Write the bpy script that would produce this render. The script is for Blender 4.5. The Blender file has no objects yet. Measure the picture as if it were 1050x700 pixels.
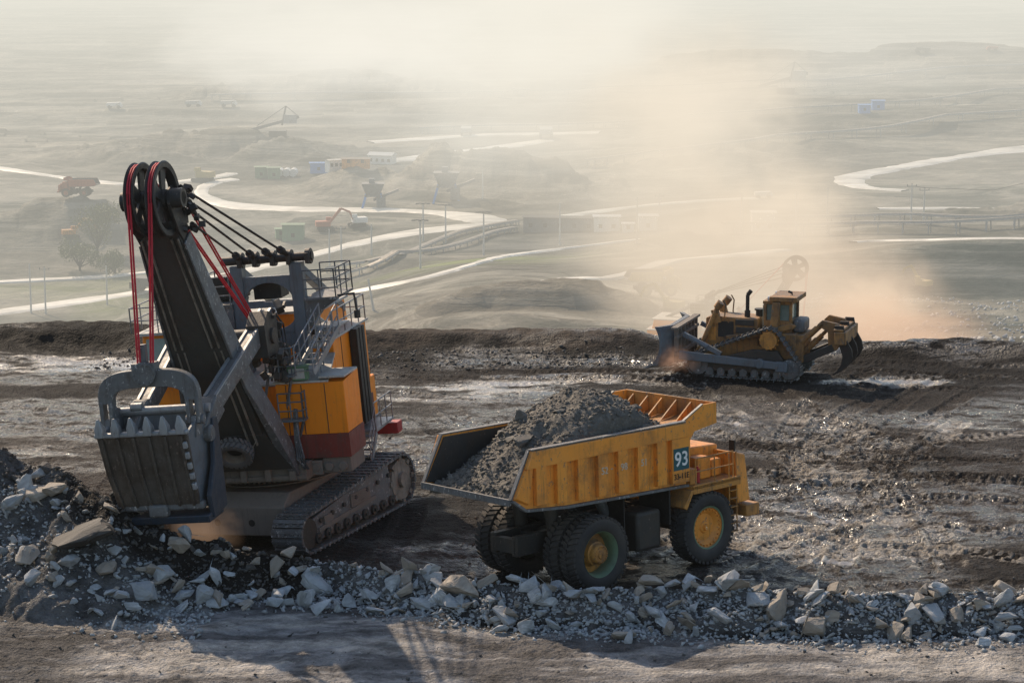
import bpy, math, random
import numpy as np
from mathutils import Vector, Matrix, Euler
from math import sin, cos, pi, radians, sqrt, atan2, exp
random.seed(7)
scene = bpy.context.scene
C = scene.collection

# ------------------------------------------------------------------ camera
F_PX, CAM_H, PITCH = 2400.0, 22.6, radians(10.1)
cam_d = bpy.data.cameras.new("camera")
cam_d.lens = 36.0 * F_PX / 1050.0
cam_d.sensor_width = 36.0
cam_d.clip_start = 0.5
cam_d.clip_end = 12000
cam = bpy.data.objects.new("camera", cam_d)
cam.location = (0, 0, CAM_H)
cam.rotation_euler = (pi / 2 - PITCH, 0, 0)
C.objects.link(cam)
scene.camera = cam

# ------------------------------------------------------------------ light
world = bpy.data.worlds.new("World")
scene.world = world
world.use_nodes = True
wn = world.node_tree.nodes
bg = wn["Background"]
sky = wn.new("ShaderNodeTexSky")
sky.sky_type = 'NISHITA'
sky.sun_disc = False
SUN_EL, SUN_AZ = radians(37), radians(-33)      # azimuth from +Y, negative = left
sky.sun_elevation = SUN_EL
sky.sun_rotation = SUN_AZ
sky.dust_density = 1.6
sky.air_density = 1.2
world.node_tree.links.new(sky.outputs[0], bg.inputs[0])
bg.inputs[1].default_value = 0.15
sun_d = bpy.data.lights.new("sun", 'SUN')
sun_d.energy = 5.0
sun_d.angle = radians(0.6)
sun_d.color = (1.0, 0.80, 0.58)
sun = bpy.data.objects.new("sun", sun_d)
sdir = Vector((sin(SUN_AZ) * cos(SUN_EL), cos(SUN_AZ) * cos(SUN_EL), sin(SUN_EL)))
sun.rotation_euler = (-sdir).to_track_quat('-Z', 'Y').to_euler()
sun.location = (-60, 60, 80)
C.objects.link(sun)

scene.view_settings.view_transform = 'Standard'
scene.view_settings.look = 'None'
scene.view_settings.exposure = 0
scene.cycles.use_denoising = True
scene.cycles.max_bounces = 6
scene.cycles.diffuse_bounces = 3
scene.cycles.transparent_max_bounces = 16
scene.cycles.volume_step_rate = 1.0
scene.cycles.volume_max_steps = 64
scene.cycles.adaptive_threshold = 0.025

# ------------------------------------------------------------------ materials
def new_mat(name):
    m = bpy.data.materials.new(name)
    m.use_nodes = True
    nt = m.node_tree
    b = nt.nodes["Principled BSDF"]
    return m, nt, b

def node(nt, typ, **kw):
    n = nt.nodes.new(typ)
    for k, v in kw.items():
        if k.startswith("_"):
            setattr(n, k[1:], v)
        else:
            n.inputs[k.replace("__", " ")].default_value = v
    return n

def ramp(nt, src, p0, p1, c0=(0, 0, 0, 1), c1=(1, 1, 1, 1)):
    r = nt.nodes.new("ShaderNodeValToRGB")
    r.color_ramp.elements[0].position = p0
    r.color_ramp.elements[1].position = p1
    r.color_ramp.elements[0].color = c0
    r.color_ramp.elements[1].color = c1
    nt.links.new(src, r.inputs[0])
    return r.outputs[0]

def mixc(nt, fac, a, b):
    m = nt.nodes.new("ShaderNodeMix")
    m.data_type = 'RGBA'
    for sock, v in ((m.inputs[0], fac), (m.inputs[6], a), (m.inputs[7], b)):
        if isinstance(v, (tuple, list)):
            sock.default_value = (*v[:3], 1)
        elif isinstance(v, (int, float)):
            sock.default_value = v
        else:
            nt.links.new(v, sock)
    return m.outputs[2]

def mathn(nt, op, a, b=None, clamp=False):
    m = nt.nodes.new("ShaderNodeMath")
    m.operation = op
    m.use_clamp = clamp
    for i, v in enumerate((a, b)):
        if v is None:
            continue
        if isinstance(v, (int, float)):
            m.inputs[i].default_value = v
        else:
            nt.links.new(v, m.inputs[i])
    return m.outputs[0]

def noise(nt, vec, scale, detail=5, rough=0.6, dist=0.0):
    n = nt.nodes.new("ShaderNodeTexNoise")
    n.inputs["Scale"].default_value = scale
    n.inputs["Detail"].default_value = detail
    n.inputs["Roughness"].default_value = rough
    n.inputs["Distortion"].default_value = dist
    nt.links.new(vec, n.inputs["Vector"])
    return n.outputs["Fac"]

def mapping(nt, src, sc):
    m = nt.nodes.new("ShaderNodeMapping")
    m.inputs["Scale"].default_value = sc
    nt.links.new(src, m.inputs["Vector"])
    return m.outputs[0]

def bump(nt, bsdf, h, strength=0.3, dist=0.05):
    b = nt.nodes.new("ShaderNodeBump")
    b.inputs["Strength"].default_value = strength
    b.inputs["Distance"].default_value = dist
    nt.links.new(h, b.inputs["Height"])
    nt.links.new(b.outputs[0], bsdf.inputs["Normal"])

DUST = (0.20, 0.165, 0.13)
def paint(name, col, rough=0.5, metal=0.0, dirt=0.45, scratch=0.25, dust=0.5, scale=0.9,
          dirtcol=(0.06, 0.045, 0.035), spec=0.4, wear=(0.16, 0.13, 0.11)):
    m, nt, b = new_mat(name)
    tc = nt.nodes.new("ShaderNodeTexCoord").outputs["Object"]
    base = mixc(nt, noise(nt, tc, scale * 0.7, 3), tuple(c * 0.82 for c in col), tuple(min(1, c * 1.15) for c in col))
    # broad grime
    g = ramp(nt, noise(nt, tc, scale, 9, 0.72), 0.60 - dirt * 0.28, 0.76 - dirt * 0.2)
    g = mathn(nt, 'MULTIPLY', g, min(1, dirt * 1.5))
    base = mixc(nt, g, base, dirtcol)
    # vertical streaks
    s = ramp(nt, noise(nt, mapping(nt, tc, (6, 6, 0.4)), 1.0, 5, 0.75), 0.53, 0.66)
    s = mathn(nt, 'MULTIPLY', s, min(1, dirt * 1.1))
    base = mixc(nt, s, base, dirtcol)
    # chips
    ch = ramp(nt, noise(nt, mapping(nt, tc, (1, 1, 0.6)), 7.0, 7, 0.78), 0.645 - scratch * 0.12, 0.665 - scratch * 0.1)
    ch = mathn(nt, 'MULTIPLY', ch, min(1.0, scratch * 2.2))
    base = mixc(nt, ch, base, wear)
    # settled dust on upward faces
    ge = nt.nodes.new("ShaderNodeNewGeometry")
    sx = nt.nodes.new("ShaderNodeSeparateXYZ")
    nt.links.new(ge.outputs["Normal"], sx.inputs[0])
    up = mathn(nt, 'MULTIPLY', ramp(nt, sx.outputs[2], 0.25, 0.95), ramp(nt, noise(nt, tc, 1.7, 6, 0.7), 0.3, 0.62))
    base = mixc(nt, mathn(nt, 'MULTIPLY', up, dust), base, DUST)
    # fine dust film everywhere
    fi = mathn(nt, 'MULTIPLY', ramp(nt, noise(nt, tc, 0.5, 7, 0.7), 0.35, 0.7), dust * 0.45)
    base = mixc(nt, fi, base, DUST)
    nt.links.new(base, b.inputs["Base Color"])
    rr = nt.nodes.new("ShaderNodeMapRange")
    nt.links.new(noise(nt, tc, 3.0, 5), rr.inputs[0])
    rr.inputs[3].default_value = max(0.05, rough - 0.12)
    rr.inputs[4].default_value = min(1, rough + 0.3)
    nt.links.new(rr.outputs[0], b.inputs["Roughness"])
    b.inputs["Metallic"].default_value = metal
    b.inputs["Specular IOR Level"].default_value = spec
    bump(nt, b, noise(nt, tc, 5.0, 8, 0.7), 0.35, 0.03)
    return m

M = {}
M['orange'] = paint('truck_orange_paint', (1.0, 0.345, 0.040), 0.42, dirt=0.36, scratch=0.42, dust=0.4, dirtcol=(0.14, 0.06, 0.025))
M['orange_old'] = paint('worn_orange_paint', (0.62, 0.27, 0.05), 0.55, dirt=0.5, scratch=0.5, dust=0.5, dirtcol=(0.09, 0.045, 0.025))
M['house_orange'] = paint('shovel_orange_paint', (1.0, 0.28, 0.008), 0.4, dirt=0.16, scratch=0.22, dust=0.03, dirtcol=(0.20, 0.07, 0.02))
M['red_skirt'] = paint('dark_red_paint', (0.20, 0.035, 0.025), 0.5, dirt=0.5, scratch=0.3, dust=0.45)
M['yellow'] = paint('dozer_yellow_paint', (0.42, 0.20, 0.055), 0.55, dirt=0.6, scratch=0.45, dust=0.55)
M['steel'] = paint('grey_steel', (0.16, 0.17, 0.18), 0.5, 0.35, dirt=0.4, scratch=0.5, dust=0.45, wear=(0.5, 0.5, 0.5))
M['steel_light'] = paint('pale_worn_steel', (0.34, 0.36, 0.38), 0.42, 0.4, dirt=0.3, scratch=0.3, dust=0.4)
M['steel_dark'] = paint('dark_greasy_steel', (0.045, 0.045, 0.045), 0.45, 0.3, dirt=0.5, scratch=0.35, dust=0.35)
M['boom'] = paint('boom_plate', (0.055, 0.055, 0.052), 0.55, 0.1, dirt=0.4, scratch=0.15, dust=0.25)
M['rail_steel'] = paint('boom_flange', (0.30, 0.27, 0.23), 0.5, 0.3, dirt=0.5, scratch=0.4, dust=0.3)
M['bluegrey'] = paint('blue_grey_paint', (0.14, 0.17, 0.20), 0.45, 0.2, dirt=0.3, scratch=0.4, dust=0.45)
M['blue'] = paint('dipper_shade_blue', (0.020, 0.036, 0.060), 0.45, 0.1, dirt=0.35, scratch=0.25, dust=0.25)  # bluish shade on the dipper's side, put into the colour
M['mudplate'] = paint('muddy_wear_plate', (0.10, 0.09, 0.08), 0.55, 0.2, dirt=0.75, scratch=0.5, dust=0.4)
M['carbody'] = paint('dusty_carbody', (0.20, 0.175, 0.15), 0.7, 0.0, dirt=0.3, scratch=0.3, dust=0.7)
M['black'] = paint('black_paint', (0.018, 0.018, 0.018), 0.5, dirt=0.2, scratch=0.2, dust=0.2)
M['tyre'] = paint('rubber', (0.028, 0.028, 0.03), 0.75, dirt=0.1, scratch=0.0, dust=0.55, scale=0.5)
M['tyre_grey'] = paint('dusty_rubber', (0.13, 0.13, 0.135), 0.8, dirt=0.1, scratch=0.0, dust=0.5)
M['green_rim'] = paint('green_rim_paint', (0.15, 0.24, 0.14), 0.5, dirt=0.25, scratch=0.25, dust=0.35)
M['rope_red'] = paint('red_rope', (0.55, 0.03, 0.05), 0.6, dirt=0.1, scratch=0.0, dust=0.1)
M['rope'] = paint('steel_rope', (0.04, 0.032, 0.028), 0.6, 0.2, dirt=0.2, scratch=0, dust=0.1)
M['roof'] = paint('dusty_grey_roof', (0.52, 0.51, 0.47), 0.55, dirt=0.3, scratch=0.25, dust=0.4)
M['white'] = paint('white_paint', (0.72, 0.72, 0.70), 0.5, dirt=0.2, scratch=0.15, dust=0.25)
M['galv'] = paint('handrail_steel', (0.30, 0.30, 0.31), 0.4, 0.4, dirt=0.3, scratch=0.2, dust=0.2)
M['teal_sign'] = paint('teal_sign_paint', (0.015, 0.10, 0.115), 0.5, dirt=0.12, scratch=0.1, dust=0.12)
M['red'] = paint('red_paint', (0.45, 0.03, 0.03), 0.45, dirt=0.2, scratch=0.2, dust=0.3)
M['lettering_white'] = paint('white_lettering', (0.85, 0.85, 0.83), 0.5, dirt=0.08, scratch=0.1, dust=0.05)
M['lettering_black'] = paint('black_lettering', (0.02, 0.018, 0.015), 0.6, dirt=0.05, scratch=0.1, dust=0.1)
M['lettering_pale'] = paint('faded_lettering', (0.62, 0.52, 0.40), 0.6, dirt=0.2, scratch=0.5, dust=0.2)
M['box_green'] = paint('green_container', (0.14, 0.26, 0.15), 0.6, dirt=0.2, dust=0.4)
M['box_blue'] = paint('blue_container', (0.10, 0.26, 0.60), 0.6, dirt=0.15, dust=0.2)
M['far_red'] = paint('far_red_paint', (0.42, 0.14, 0.08), 0.6, dirt=0.15, dust=0.2)
M['far_yellow'] = paint('far_yellow_paint', (0.42, 0.33, 0.13), 0.6, dirt=0.2, dust=0.3)
M['concrete'] = paint('concrete_pole', (0.55, 0.54, 0.50), 0.8, dirt=0.15, dust=0.1, scratch=0.0)
M['lamp'] = paint('lamp_lens', (0.75, 0.75, 0.72), 0.25, dirt=0.1, dust=0.1, scratch=0.0)

def glass_mat():
    m, nt, b = new_mat('cab_glass')
    tc = nt.nodes.new("ShaderNodeTexCoord").outputs["Object"]
    nt.links.new(mixc(nt, noise(nt, tc, 2.0), (0.10, 0.16, 0.14), (0.32, 0.38, 0.33)), b.inputs["Base Color"])
    b.inputs["Roughness"].default_value = 0.12
    b.inputs["Specular IOR Level"].default_value = 0.8
    return m
M['glass'] = glass_mat()

def rock_mat(name, c0, c1, c2, sc=1.0):
    m, nt, b = new_mat(name)
    tc = nt.nodes.new("ShaderNodeTexCoord").outputs["Object"]
    oi = nt.nodes.new("ShaderNodeObjectInfo").outputs["Random"]
    geo = nt.nodes.new("ShaderNodeNewGeometry")
    base = mixc(nt, ramp(nt, noise(nt, tc, 1.5 * sc, 6, 0.65), 0.35, 0.65), c0, c1)
    base = mixc(nt, ramp(nt, noise(nt, mapping(nt, tc, (1.2, 1.2, 9)), 1.3 * sc, 5, 0.6), 0.45, 0.7), base, c2)
    base = mixc(nt, mathn(nt, 'MULTIPLY', oi, 0.45), base, tuple(c * 0.45 for c in c0))
    base = mixc(nt, mathn(nt, 'MULTIPLY', geo.outputs["Random Per Island"], 0.55), base, tuple(c * 0.5 for c in c1))
    nt.links.new(base, b.inputs["Base Color"])
    b.inputs["Roughness"].default_value = 0.78
    b.inputs["Specular IOR Level"].default_value = 0.35
    h = mathn(nt, 'ADD', noise(nt, mapping(nt, tc, (1.5, 1.5, 12)), 1.6 * sc, 6, 0.7), noise(nt, tc, 7.0 * sc, 6, 0.7))
    bump(nt, b, h, 0.7, 0.05)
    return m
M['rock_blue'] = rock_mat('blue_grey_shale', (0.36, 0.38, 0.395), (0.64, 0.66, 0.67), (0.26, 0.265, 0.26))
M['rock_tan'] = rock_mat('tan_grey_stone', (0.36, 0.31, 0.255), (0.52, 0.46, 0.385), (0.24, 0.20, 0.165))
M['rock_dark'] = rock_mat('dark_shale', (0.075, 0.07, 0.065), (0.15, 0.14, 0.13), (0.05, 0.045, 0.042))
M['rock_load'] = rock_mat('load_shale', (0.14, 0.128, 0.112), (0.24, 0.222, 0.195), (0.085, 0.076, 0.066))

def soil_mat(name, c0, c1, c2):
    m, nt, b = new_mat(name)
    tc = nt.nodes.new("ShaderNodeTexCoord").outputs["Object"]
    base = mixc(nt, ramp(nt, noise(nt, tc, 1.1, 8, 0.7), 0.35, 0.65), c0, c1)
    base = mixc(nt, ramp(nt, noise(nt, tc, 6.0, 6, 0.7), 0.5, 0.72), base, c2)
    nt.links.new(base, b.inputs["Base Color"])
    b.inputs["Roughness"].default_value = 0.85
    v = nt.nodes.new("ShaderNodeTexVoronoi")
    v.inputs["Scale"].default_value = 5.0
    nt.links.new(tc, v.inputs["Vector"])
    h = mathn(nt, 'ADD', noise(nt, tc, 4.0, 8, 0.75), mathn(nt, 'MULTIPLY', v.outputs["Distance"], 0.6))
    bump(nt, b, h, 1.0, 0.12)
    return m
M['load_soil'] = soil_mat('load_soil', (0.10, 0.088, 0.073), (0.16, 0.143, 0.12), (0.24, 0.22, 0.19))

def ground_mat():
    m, nt, b = new_mat('pit_ground')
    tc = nt.nodes.new("ShaderNodeTexCoord").outputs["Object"]
    def attr(n):
        a = nt.nodes.new("ShaderNodeAttribute")
        a.attribute_name = n
        return a
    col = attr("gcol").outputs["Color"]
    prm = nt.nodes.new("ShaderNodeSeparateColor")
    nt.links.new(attr("gprm").outputs["Color"], prm.inputs[0])
    wet, pale, far = prm.outputs[0], prm.outputs[1], prm.outputs[2]
    near = mathn(nt, 'SUBTRACT', 1.0, far)
    # fine near variation
    n1 = noise(nt, mapping(nt, tc, (0.6, 1.0, 1)), 1.1, 10, 0.78)
    n2 = noise(nt, mapping(nt, tc, (0.8, 1.0, 1)), 3.2, 9, 0.82)
    n3 = noise(nt, mapping(nt, tc, (0.08, 0.12, 0.3)), 0.8, 9, 0.68)
    dark = mixc(nt, ramp(nt, n1, 0.38, 0.62), col, mixc(nt, 0.72, col, (0.012, 0.010, 0.009)))
    base = mixc(nt, near, col, dark)
    vm = nt.nodes.new('ShaderNodeVectorMath'); vm.operation = 'SCALE'
    nt.links.new(col, vm.inputs[0]); vm.inputs['Scale'].default_value = 2.6
    lite = vm.outputs[0]
    base = mixc(nt, mathn(nt, 'MULTIPLY', near, mathn(nt, 'MULTIPLY', ramp(nt, n2, 0.56, 0.70), 0.35)), base, lite)
    base = mixc(nt, mathn(nt, 'MULTIPLY', ramp(nt, n3, 0.45, 0.7), mathn(nt, 'MULTIPLY', far, 0.5)), base, (0.33, 0.30, 0.25))
    n4 = noise(nt, mapping(nt, tc, (0.02, 0.03, 0.1)), 1.0, 10, 0.7)
    base = mixc(nt, mathn(nt, 'MULTIPLY', ramp(nt, n4, 0.5, 0.62), mathn(nt, 'MULTIPLY', far, 0.55)), base, (0.06, 0.065, 0.055))
    st_ = noise(nt, mapping(nt, tc, (0.006, 0.006, 0.55)), 1.0, 6, 0.75)
    base = mixc(nt, mathn(nt, 'MULTIPLY', ramp(nt, st_, 0.5, 0.6), mathn(nt, 'MULTIPLY', far, 0.4)), base, (0.42, 0.39, 0.33))
    clod = nt.nodes.new("ShaderNodeTexVoronoi")
    clod.inputs["Scale"].default_value = 0.22
    nt.links.new(mapping(nt, tc, (0.6, 1, 1)), clod.inputs["Vector"])
    base = mixc(nt, mathn(nt, 'MULTIPLY', ramp(nt, clod.outputs["Distance"], 0.45, 0.75), mathn(nt, 'MULTIPLY', far, 0.25)), base, (0.05, 0.055, 0.045))
    # pale dried crust / sunlit wet sheen painted into the colour
    pm = mathn(nt, 'ADD', mathn(nt, 'MULTIPLY', pale, 1.0), mathn(nt, 'MULTIPLY', mathn(nt, 'SUBTRACT', n2, 0.5), 2.0))
    pm = mathn(nt, 'MULTIPLY', ramp(nt, pm, 0.48, 0.72), ramp(nt, pale, 0.06, 0.35))
    base = mixc(nt, mathn(nt, 'MULTIPLY', pm, 0.64), base, (0.40, 0.36, 0.31))
    nt.links.new(base, b.inputs["Base Color"])
    # roughness : wet patches shine against the light
    puddle = mathn(nt, 'SUBTRACT', wet, 1.0, True)
    puddle = mathn(nt, 'MULTIPLY', puddle, ramp(nt, n2, 0.34, 0.46))
    w = mathn(nt, 'MAXIMUM', mathn(nt, 'MULTIPLY', mathn(nt, 'MINIMUM', wet, 1.0), ramp(nt, n1, 0.43, 0.54)), mathn(nt, 'MULTIPLY', puddle, 1.1))
    r = nt.nodes.new("ShaderNodeMapRange")
    nt.links.new(w, r.inputs[0])
    r.inputs[3].default_value = 0.80
    r.inputs[4].default_value = 0.13
    nt.links.new(r.outputs[0], b.inputs["Roughness"])
    spm = nt.nodes.new("ShaderNodeMapRange")
    nt.links.new(w, spm.inputs[0])
    spm.inputs[3].default_value = 0.10
    spm.inputs[4].default_value = 0.85
    nt.links.new(spm.outputs[0], b.inputs["Specular IOR Level"])
    v = nt.nodes.new("ShaderNodeTexVoronoi")
    v.inputs["Scale"].default_value = 3.2
    nt.links.new(mapping(nt, tc, (1, 1.4, 1)), v.inputs["Vector"])
    h = mathn(nt, 'ADD', mathn(nt, 'MULTIPLY', n1, 1.4), mathn(nt, 'MULTIPLY', n2, 0.55))
    v2 = nt.nodes.new("ShaderNodeTexVoronoi")
    v2.inputs["Scale"].default_value = 9.0
    nt.links.new(tc, v2.inputs["Vector"])
    h = mathn(nt, 'ADD', h, mathn(nt, 'MULTIPLY', v.outputs["Distance"], 0.5))
    h = mathn(nt, 'SUBTRACT', h, mathn(nt, 'MULTIPLY', v2.outputs["Distance"], 0.5))
    bm = nt.nodes.new("ShaderNodeBump")
    bm.inputs["Distance"].default_value = 0.22
    nt.links.new(h, bm.inputs["Height"])
    nt.links.new(mathn(nt, 'MULTIPLY', mathn(nt, 'MULTIPLY', near, 0.9), mathn(nt, 'SUBTRACT', 1.0, mathn(nt, 'MULTIPLY', puddle, 0.85), True)), bm.inputs["Strength"])
    bm2 = nt.nodes.new("ShaderNodeBump")
    bm2.inputs["Distance"].default_value = 2.5
    nt.links.new(mathn(nt, 'ADD', n4, n3), bm2.inputs["Height"])
    nt.links.new(mathn(nt, 'MULTIPLY', far, 0.9), bm2.inputs["Strength"])
    nt.links.new(bm.outputs[0], bm2.inputs["Normal"])
    nt.links.new(bm2.outputs[0], b.inputs["Normal"])
    return m
M['ground'] = ground_mat()

def road_mat():
    m, nt, b = new_mat('haul_road_dirt')
    tc = nt.nodes.new("ShaderNodeTexCoord").outputs["Object"]
    nt.links.new(mixc(nt, ramp(nt, noise(nt, mapping(nt, tc, (0.03, 0.08, 0.1)), 1.5, 7, 0.7), 0.35, 0.65), (0.78, 0.74, 0.66), (0.30, 0.285, 0.25)), b.inputs["Base Color"])
    b.inputs["Roughness"].default_value = 0.55
    return m
M['road'] = road_mat()

# ------------------------------------------------------------------ mesh helpers
class MB:
    def __init__(s):
        s.v, s.f = [], []
    def add(s, vs, fs, M4=None):
        o = len(s.v)
        if M4 is not None:
            vs = [tuple(M4 @ Vector(p)) for p in vs]
        s.v += [tuple(p) for p in vs]
        s.f += [tuple(o + i for i in f) for f in fs]
        return s
    def box(s, c, d, rot=None, taper=None):
        x, y, z = (k / 2 for k in d)
        tx, ty = taper or (1, 1)
        vs = [(-x, -y, -z), (x, -y, -z), (x, y, -z), (-x, y, -z), (-x * tx, -y * ty, z), (x * tx, -y * ty, z), (x * tx, y * ty, z), (-x * tx, y * ty, z)]
        fs = [(0, 3, 2, 1), (4, 5, 6, 7), (0, 1, 5, 4), (1, 2, 6, 5), (2, 3, 7, 6), (3, 0, 4, 7)]
        m = Matrix.Translation(c)
        if rot:
            m = m @ Euler(rot).to_matrix().to_4x4()
        return s.add(vs, fs, m)
    def bb(s, a, b):
        return s.box([(p + q) / 2 for p, q in zip(a, b)], [abs(q - p) for p, q in zip(a, b)])
    def prism(s, poly, lo, hi, axis='y'):
        n = len(poly)
        def P(u, w, t):
            return {'y': (u, t, w), 'x': (t, u, w), 'z': (u, w, t)}[axis]
        vs = [P(u, w, lo) for u, w in poly] + [P(u, w, hi) for u, w in poly]
        fs = [tuple(range(n))[::-1], tuple(range(n, 2 * n))] + [(i, (i + 1) % n, n + (i + 1) % n, n + i) for i in range(n)]
        return s.add(vs, fs)
    def beam(s, a, b, w, h, up=(0, 0, 1), w2=None, h2=None):
        a, b = Vector(a), Vector(b)
        d = (b - a).normalized()
        r = d.cross(Vector(up))
        if r.length < 1e-4:
            r = d.cross(Vector((1, 0, 0)))
        r.normalize()
        u = r.cross(d)
        w2, h2 = w2 or w, h2 or h
        vs = []
        for p, ww, hh in ((a, w, h), (b, w2, h2)):
            for i, j in ((-1, -1), (1, -1), (1, 1), (-1, 1)):
                vs.append(p + r * i * ww / 2 + u * j * hh / 2)
        return s.add(vs, [(0, 1, 2, 3), (7, 6, 5, 4), (0, 4, 5, 1), (1, 5, 6, 2), (2, 6, 7, 3), (3, 7, 4, 0)])
    def cyl(s, a, b, r, r2=None, n=16):
        a, b = Vector(a), Vector(b)
        r2 = r if r2 is None else r2
        q = (b - a).to_track_quat('Z', 'Y')
        vs = []
        for p, rr in ((a, r), (b, r2)):
            vs += [p + q @ Vector((cos(2 * pi * i / n) * rr, sin(2 * pi * i / n) * rr, 0)) for i in range(n)]
        fs = [tuple(range(n))[::-1], tuple(range(n, 2 * n))] + [(i, (i + 1) % n, n + (i + 1) % n, n + i) for i in range(n)]
        return s.add(vs, fs)
    def tube(s, pts, r, n=8):
        pts = [Vector(p) for p in pts]
        vs, fs = [], []
        for i, p in enumerate(pts):
            d = (pts[min(i + 1, len(pts) - 1)] - pts[max(i - 1, 0)]).normalized()
            q = d.to_track_quat('Z', 'Y')
            vs += [p + q @ Vector((cos(2 * pi * k / n) * r, sin(2 * pi * k / n) * r, 0)) for k in range(n)]
        for i in range(len(pts) - 1):
            for k in range(n):
                fs.append((i * n + k, i * n + (k + 1) % n, (i + 1) * n + (k + 1) % n, (i + 1) * n + k))
        fs += [tuple(range(n))[::-1], tuple(range((len(pts) - 1) * n, len(pts) * n))]
        return s.add(vs, fs)
    def lathe(s, prof, c, axis='y', n=48, closed=False):
        vs, fs = [], []
        for i in range(n):
            t = 2 * pi * i / n
            for r, h in prof:
                vs.append({'y': (c[0] + r * cos(t), c[1] + h, c[2] + r * sin(t)), 'z': (c[0] + r * cos(t), c[1] + r * sin(t), c[2] + h),
                           'x': (c[0] + h, c[1] + r * cos(t), c[2] + r * sin(t))}[axis])
        m = len(prof)
        for i in range(n):
            j = (i + 1) % n
            for k in range(m if closed else m - 1):
                l = (k + 1) % m
                fs.append((i * m + k, j * m + k, j * m + l, i * m + l))
        return s.add(vs, fs)
    def loft(s, secs):
        n = len(secs[0])
        vs = [p for sc in secs for p in sc]
        fs = [tuple(range(n))[::-1], tuple(range((len(secs) - 1) * n, len(secs) * n))]
        for i in range(len(secs) - 1):
            for k in range(n):
                fs.append((i * n + k, i * n + (k + 1) % n, (i + 1) * n + (k + 1) % n, (i + 1) * n + k))
        return s.add(vs, fs)
    def rail(s, pts, h=1.0, r=0.028, rails=2, step=1.1):
        pts = [Vector(p) for p in pts]
        up = Vector((0, 0, h))
        for a, b in zip(pts, pts[1:]):
            n = max(1, round((b - a).length / step))
            for i in range(n + 1):
                p = a.lerp(b, i / n)
                s.cyl(p, p + up, r, n=6)
            for k in range(rails):
                f = 1 - k / rails
                s.cyl(a + up * f, b + up * f, r, n=6)
        return s
    def build(s, name, mat, parent=None, bevel=0.0, smooth=True, M4=None):
        me = bpy.data.meshes.new(name)
        me.from_pydata(s.v, [], s.f)
        me.validate()
        me.materials.append(M[mat] if isinstance(mat, str) else mat)
        import bmesh
        bm = bmesh.new()
        bm.from_mesh(me)
        bmesh.ops.recalc_face_normals(bm, faces=bm.faces)
        bm.to_mesh(me)
        bm.free()
        if smooth:
            me.shade_smooth()
            me.set_sharp_from_angle(angle=radians(38))
        o = bpy.data.objects.new(name, me)
        C.objects.link(o)
        if parent is not None:
            o.parent = parent
        if M4 is not None:
            o.matrix_local = M4
        if bevel:
            bv = o.modifiers.new("bevel", 'BEVEL')
            bv.width = bevel
            bv.segments = 2
            bv.limit_method = 'ANGLE'
            bv.angle_limit = radians(40)
        return o

def tag(o, label=None, cat=None, group=None, kind=None):
    if label: o['label'] = label
    if cat: o['category'] = cat
    if group: o['group'] = group
    if kind: o['kind'] = kind
    return o

def empty(name, loc, rot=(0, 0, 0), label=None, cat=None, group=None):
    o = bpy.data.objects.new(name, None)
    o.empty_display_size = 0.5
    o.location = loc
    o.rotation_euler = rot
    C.objects.link(o)
    return tag(o, label, cat, group)

def copy_tree(o, parent=None, swap=None):
    c = o.copy()
    C.objects.link(c)
    c.parent = parent
    if swap and c.type == 'MESH':
        for s in c.material_slots:
            if s.material and s.material.name in swap:
                m = M[swap[s.material.name]]
                s.link = 'OBJECT'
                s.material = m
    for ch in list(o.children):
        copy_tree(ch, c, swap)
    return c

def text_obj(body, size, name, mat, parent, M4, depth=0.006):
    cu = bpy.data.curves.new(name, 'FONT')
    cu.body = body
    cu.size = size
    cu.extrude = depth
    cu.offset = 0.006 * size / 0.5
    cu.align_x = 'CENTER'
    cu.align_y = 'CENTER'
    tmp = bpy.data.objects.new("tmp_text", cu)
    C.objects.link(tmp)
    dg = bpy.context.evaluated_depsgraph_get()
    me = bpy.data.meshes.new_from_object(tmp.evaluated_get(dg))
    bpy.data.objects.remove(tmp)
    me.materials.clear()
    me.materials.append(M[mat])
    o = bpy.data.objects.new(name, me)
    C.objects.link(o)
    o.parent = parent
    o.matrix_local = M4
    return o

# ------------------------------------------------------------------ noise for the terrain
_rng = np.random.RandomState(3)
_perm = _rng.rand(512, 512)
def vnoise(x, y):
    xi = np.floor(x).astype(int); yi = np.floor(y).astype(int)
    fx = x - xi; fy = y - yi
    fx = fx * fx * (3 - 2 * fx); fy = fy * fy * (3 - 2 * fy)
    a = _perm[xi & 511, yi & 511]; b = _perm[(xi + 1) & 511, yi & 511]
    c = _perm[xi & 511, (yi + 1) & 511]; d = _perm[(xi + 1) & 511, (yi + 1) & 511]
    return (a * (1 - fx) + b * fx) * (1 - fy) + (c * (1 - fx) + d * fx) * fy - 0.5
def fbm(x, y, oct=5, gain=0.5):
    s = 0; a = 1.0
    for i in range(oct):
        s = s + a * vnoise(x * 2 ** i + 17.3 * i, y * 2 ** i + 9.1 * i)
        a *= gain
    return s
def ridged(x, y, oct=4):
    s = 0; a = 1.0
    for i in range(oct):
        s = s + a * (0.5 - np.abs(vnoise(x * 2 ** i + 5.3 * i, y * 2 ** i + 31.1 * i)) * 2)
        a *= 0.5
    return s
def sstep(a, b, x):
    t = np.clip((x - a) / (b - a), 0, 1)
    return t * t * (3 - 2 * t)

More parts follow.
